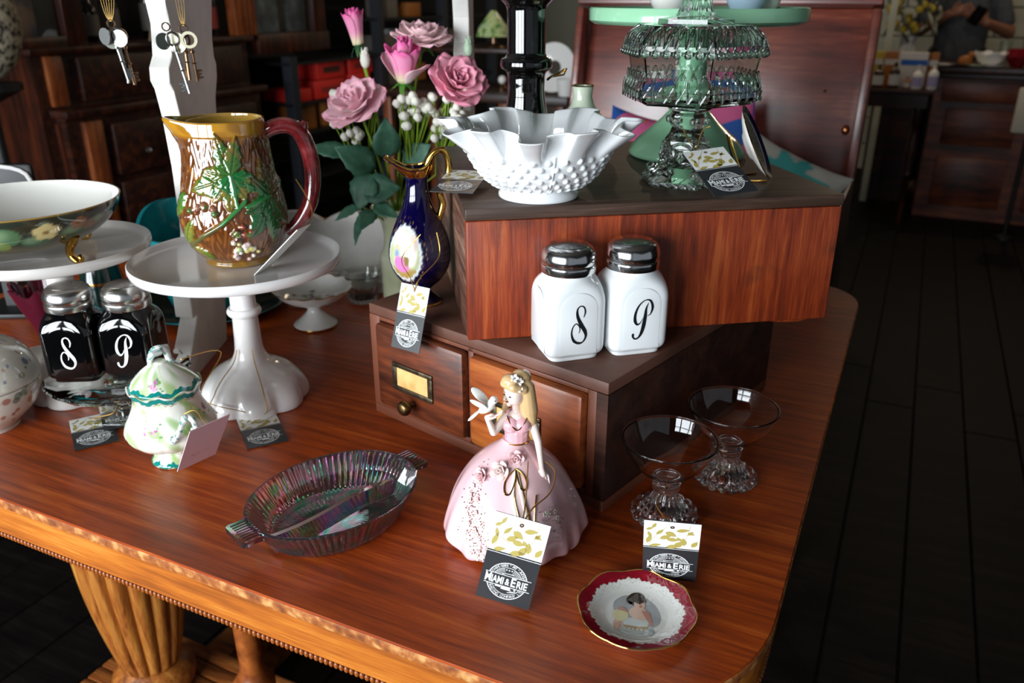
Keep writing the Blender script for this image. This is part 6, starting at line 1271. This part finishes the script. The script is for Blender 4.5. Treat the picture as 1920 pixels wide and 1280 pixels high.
obj('saucer_body', lathe([(.001, -.008), (.014, -.008), (.016, -.006), (.030, -.002), (.0400, .003), (.0403, .0038), (.030, -.0005), (.016, -.0045), (.001, -.0055)], 80, cap=(False, False)), M_ivory, sa, ang=60)
obj('blue_border', lathe([(.0325, .00045), (.0400, .0040)], 80, cap=(False, False)), mat('dark_blue_border', '1a1a4a', .12, coat=.5), sa); obj('grey_band', lathe([(.019, -.0036), (.0325, .00043)], 80, lambda t, s, r, z: (r * math.cos(t), r * math.sin(t), z + .0002), cap=(False, False)), noisy('grey_gilt_band', [(.45, '6f6a60'), (.55, 'a8a294')], 500, .3), sa); obj('gold_rim', tube([(.0402 * math.cos(a), .0402 * math.sin(a), .0034) for a in np.linspace(0, 2 * PI, 60)[:-1]], .0006, 6, True), M_gold, sa)
se = empty('saucer_easel', 'small gold wire easel supporting the leaning saucer', 'easel', (.238, .888, .2675), 0)
for s_ in (-1, 1): obj('wire', tube(cr([(.030, .020 * s_, .0012), (.008, .016 * s_, .0015), (.001, .012 * s_, .016), (-.010, .006 * s_, .045)], 4), .0011, 6), M_gold, se)

# ------------------------------------------------------------------ celadon vase with silk roses
vs = empty('celadon_vase', 'pale green ceramic vase holding the rose bouquet', 'vase', (-.1675, 1.175, 0), 0)
obj('vase_body', lathe(shell([tuple(p) for p in cr([(.0235, 0), (.0255, .003), (.0260, .03), (.0265, .070), (.0275, .090), (.0265, .098), (.0215, .108), (.0200, .125), (.0230, .145), (.0300, .160), (.0370, .1675)], 4)], .0022), 72, closed=True), M_celadon, vs, ang=60)
VT = A((-.1675, 1.175, .150))
def petal(r0, L, W, lean, curl, cupk, cb, ct, ce, n=9, wav=.0):
    v = []; c = []
    for i in range(n + 1):
        t = i / n; rho = r0; zz = 0
        for j in range(i): aa = lean + curl * ((j + .5) / n) ** 2; rho += math.sin(aa) * L / n; zz += math.cos(aa) * L / n
        hw_ = W * 1.12 * (.35 + .65 * math.sin(PI / 2 * min(t / .7, 1))) * math.sqrt(max(.02, 1 - .88 * max(0, (t - .72) / .28) ** 2))
        for k in range(n + 1):
            u = 2 * k / n - 1; th_ = u * hw_ / max(rho + cupk, .004) ; zz2 = zz - .05 * L * t * u * u + wav * math.sin(u * 5 + t * 3) * t
            rr = rho + .0012 * math.cos(u * 4) * t
            v.append((rr * math.cos(th_), rr * math.sin(th_), zz2)); g_ = smoothstep(.0, .45, t); col = A(lin(cb)[:3]) * (1 - g_) + A(lin(ct)[:3]) * g_; g2 = smoothstep(.75, 1, t); c.append(col * (1 - g2) + A(lin(ce)[:3]) * g2)
    f = [(i * (n + 1) + k, (i + 1) * (n + 1) + k, (i + 1) * (n + 1) + k + 1, i * (n + 1) + k + 1) for i in range(n) for k in range(n)]
    return (v, f), c
def leafmesh(L, W, fold=.25, bend=.5, n=10):
    v = []
    for i in range(n + 1):
        t = i / n; hw_ = W / 2 * math.sin(PI * min(max(t, .02), .985) ** .75) * (1 + .05 * (-1) ** i)
        for u in (-1, -.5, 0, .5, 1): v.append((t * L, u * hw_, abs(u) * hw_ * fold - bend * L * t * t * .5 + .0006 * math.sin(t * 40) * abs(u)))
    return v, [(i * 5 + k, (i + 1) * 5 + k, (i + 1) * 5 + k + 1, i * 5 + k + 1) for i in range(n) for k in range(4)]
def solid(o, th_=.0004):
    m = o.modifiers.new('t', 'SOLIDIFY'); m.thickness = th_; return o
def rose(loc, axis, size, layers, label, sep=True, stem_mid=None, leaves=(), sepc=M_green2, base_ball=True):
    q = Vector(axis).normalized().to_track_quat('Z', 'Y'); M = Matrix.Translation(loc) @ q.to_matrix().to_4x4(); t = empty('rose', label, 'flower', loc, 0, 'silk roses in the celadon vase', M.to_euler())
    for li, (nn, r0, L, W, lean, curl, cols_) in enumerate(layers):
        me = None
        for k in range(nn):
            if me is None: m, c = petal(r0 * size, L * size, W * size, lean, curl, .002, *cols_, wav=.03 * size * (li > 0)); o = solid(obj('petal', m, M_rose, t, cols=c, ang=180)); me = o.data
            else: o = solid(obj('petal', me, None, t))
            o.rotation_euler = (rnd.uniform(-.06, .06), rnd.uniform(-.06, .06), 2 * PI * k / nn + li * .7 + rnd.uniform(-.1, .1))
    if base_ball: obj('calyx', lathe(cr([(.0005, -.18 * size), (.06 * size, -.16 * size), (.10 * size, -.05 * size), (.13 * size, .03 * size), (.10 * size, .08 * size)], 4), 16), sepc, t)
    if sep:
        for k in range(5): o = solid(obj('sepal', leafmesh(.40 * size, .13 * size, .2, sep), sepc, t)); o.rotation_euler = (0, .5, 2 * PI * k / 5 + .4); o.location = (0, 0, .02 * size)
    I = M.inverted(); end = A(VT) + A((rnd.uniform(-.012, .012), rnd.uniform(-.012, .012), -.10)); mid = stem_mid or tuple(A(loc) * .45 + A(VT) * .55 + A((0, 0, .01)))
    s0 = A(loc) - A(tuple(Vector(axis).normalized())) * size * .12
    P = [tuple(I @ Vector(p)) for p in (tuple(s0), mid, tuple(VT), tuple(end))]; obj('stem', tube(cr(P, 6), .0019, 8), M_stem, t)
    for (lp_, d, L, W, roll) in leaves:
        x = Vector(d).normalized(); n_ = Vector(roll); n_ = (n_ - x * n_.dot(x)).normalized(); y = n_.cross(x); LM = Matrix(((x[0], y[0], n_[0], lp_[0]), (x[1], y[1], n_[1], lp_[1]), (x[2], y[2], n_[2], lp_[2]), (0, 0, 0, 1)))
        o = solid(obj('leaf', xf(leafmesh(L, W, .22, .35), I @ LM), M_green, t))
        obj('leaf_stalk', tube([tuple(I @ Vector(lp_)), tuple(I @ Vector(tuple(A(lp_) * .5 + A(VT) * .5 + A((0, 0, -.004))))), tuple(I @ Vector(tuple(VT + A((0, 0, -.02)))))], .0011, 6), M_stem, o)
    return t
hot = ('f2eebc', 'fa9cc4', 'f45aa8'); pale = ('f8ece4', 'f8ccd6', 'f5acbe'); rosec = ('f8d2da', 'f5abbe', 'f094ae'); blush = ('faf0ea', 'fadcdc', 'f4bcc8')
bud_l = lambda co: [(3, .05, .98, .22, .02, .02, co), (4, .10, .95, .27, .06, .02, co), (4, .15, .90, .30, .07, .22, co)]
open_l = lambda co, o=1.0: [(3, .02, .42, .20, .12, .1, co), (4, .06, .46, .26, .25 * o, .15, co), (5, .09, .54, .32, .55 * o, .2, co), (6, .10, .62, .36, .90 * o, .25, co), (6, .10, .66, .40, 1.22 * o, .2, co)]
rose((-.2050, 1.170, .3880), (-.12, -.10, 1), .047, bud_l(hot), 'tall pink rosebud on the left of the bouquet', .9, (-.188, 1.172, .30), sepc=mat('dark_sepal', '2f5f38', .5),
     leaves=[((-.1900, 1.150, .225), (-.45, -.25, .35), .062, .042, (0, -1, .4)), ((-.2230, 1.165, .245), (-.96, -.2, .22), .062, .026, (-.1, -.75, .6))])
rose((-.1215, 1.185, .3870), (.10, -.22, 1), .058, open_l(blush, .95), 'palest blush rose, open, at the top of the bouquet', .15, leaves=[((-.150, 1.160, .232), (.55, -.35, .45), .050, .036, (-.1, -1, .3))])
rose((-.1440, 1.150, .3420), (.10, -.22, 1), .060, bud_l(hot)[:2] + [(5, .14, .82, .34, .24, .22, hot), (2, .15, .70, .34, .65, .2, pale)], 'half open hot pink rose in the middle of the bouquet', .35, leaves=[((-.195, 1.135, .222), (-.35, -.35, -.8), .052, .042, (-.3, -1, .2))])
rose((-.0760, 1.155, .3360), (.45, -.75, .75), .060, open_l(rosec, .9), 'deeper pink ranunculus-like rose at the right of the bouquet', .2, leaves=[((-.172, 1.140, .243), (.10, -.3, .9), .055, .040, (.3, -1, .1))])
rose((-.2060, 1.140, .3080), (-.35, -.50, .80), .064, open_l(pale, 1.0), 'soft pink open rose low on the left of the bouquet', 0, leaves=[((-.205, 1.130, .200), (.9, -.3, .18), .054, .044, (.1, -.9, .5)), ((-.212, 1.135, .178), (-.75, -.35, -.3), .040, .016, (-.2, -.7, .6)), ((-.205, 1.125, .172), (-.35, -.5, -.85), .048, .016, (-.5, -.8, .3)), ((-.190, 1.120, .182), (.6, -.5, -.1), .045, .022, (0, -.8, .6)), ((-.192, 1.120, .176), (-.2, -.6, -.25), .04, .026, (0, -.8, .6))])
for p, nx, lab, mp in (((-.1965, 1.165, .358), .0, 'pale closed bud below the tall pink rosebud', M_floret), ((-.0585, 1.175, .372), .25, 'small green closed bud in front of the white post', M_bud)):
    t = empty('rose_bud', lab, 'flower', p, 0, 'closed buds in the bouquet')
    for k in range(5): o = solid(obj('sepal', xf(leafmesh(.026, .013, .35, -.55), Matrix.Rotation(-1.15, 4, 'Y')), mp, t)); o.rotation_euler = (0, .0, 2 * PI * k / 5)
    obj('bud', ball((0, 0, .010), (.0068, .0068, .0105), 8), mp, t); obj('stem', tube(cr([(0, 0, .001), tuple((VT - A(p)) * .5 + A((.01 * nx, 0, .02))), tuple(VT - A(p)), tuple(VT - A(p) + A((.004, 0, -.08)))], 6), .0014, 6), M_stem, t)
fl_v = ball((0, 0, 0), .0058, 7); fl_v = ([tuple(A(p) * (1 + .16 * math.sin(p[0] * 3300) * math.sin(p[1] * 3300 + p[2] * 2900))) for p in fl_v[0]], fl_v[1]); fl_me = None
def spray(label, pts, root):
    global fl_me
    t = empty('baby_breath', label, 'flower', root, 0, "baby's breath sprays")
    hub = A((np.mean([p[0] for p in pts]) * .6 + root[0] * .4, root[1], root[2] + .35 * (np.mean([p[2] for p in pts]) - root[2])))
    ms = [tube(cr([(0, 0, -.10), (0, 0, 0), tuple(hub - A(root))], 5), .0013, 6)]
    for p in pts:
        m = A(p) * .55 + hub * .45 + A((rnd.uniform(-.004, .004), 0, -.004)); ms.append(tube(cr([tuple(hub - A(root)), tuple(m - A(root)), tuple(A(p) - A(root))], 3), .0008, 5))
    obj('stem', join(*ms), M_stem, t)
    for p in pts:
        if fl_me is None: o = obj('floret', fl_v, M_floret, t, ang=180); fl_me = o.data
        else: o = obj('floret', fl_me, None, t)
        o.location = tuple(A(p) - A(root))
def px2(x, y, Y):      # helper: floret positions listed as seen from the front, spread in depth
    return None
r_ = random.Random(21)
spray('baby breath spray in the middle of the bouquet under the hot pink rose', [(-.142 + r_.uniform(-.012, .034), 1.145 + r_.uniform(-.015, .02), .306 + r_.uniform(-.022, .022)) for _ in range(28)], (-.158, 1.165, .170))
spray('baby breath spray at the right of the bouquet by the ruffled bowl', [(-.085 + r_.uniform(-.024, .026), 1.150 + r_.uniform(-.02, .02), .299 + r_.uniform(-.030, .030)) for _ in range(36)], (-.150, 1.168, .170))
spray('baby breath spray behind the low left rose', [(-.232 + r_.uniform(-.010, .012), 1.150 + r_.uniform(-.012, .012), .305 + r_.uniform(-.020, .022)) for _ in range(8)] + [(-.215 + r_.uniform(-.018, .012), 1.140 + r_.uniform(-.01, .01), .274 + r_.uniform(-.012, .008)) for _ in range(6)] + [(-.186 + r_.uniform(-.006, .010), 1.150, .322 + r_.uniform(-.012, .012)) for _ in range(4)], (-.180, 1.165, .170))
# gold cords on the cake stand and compote
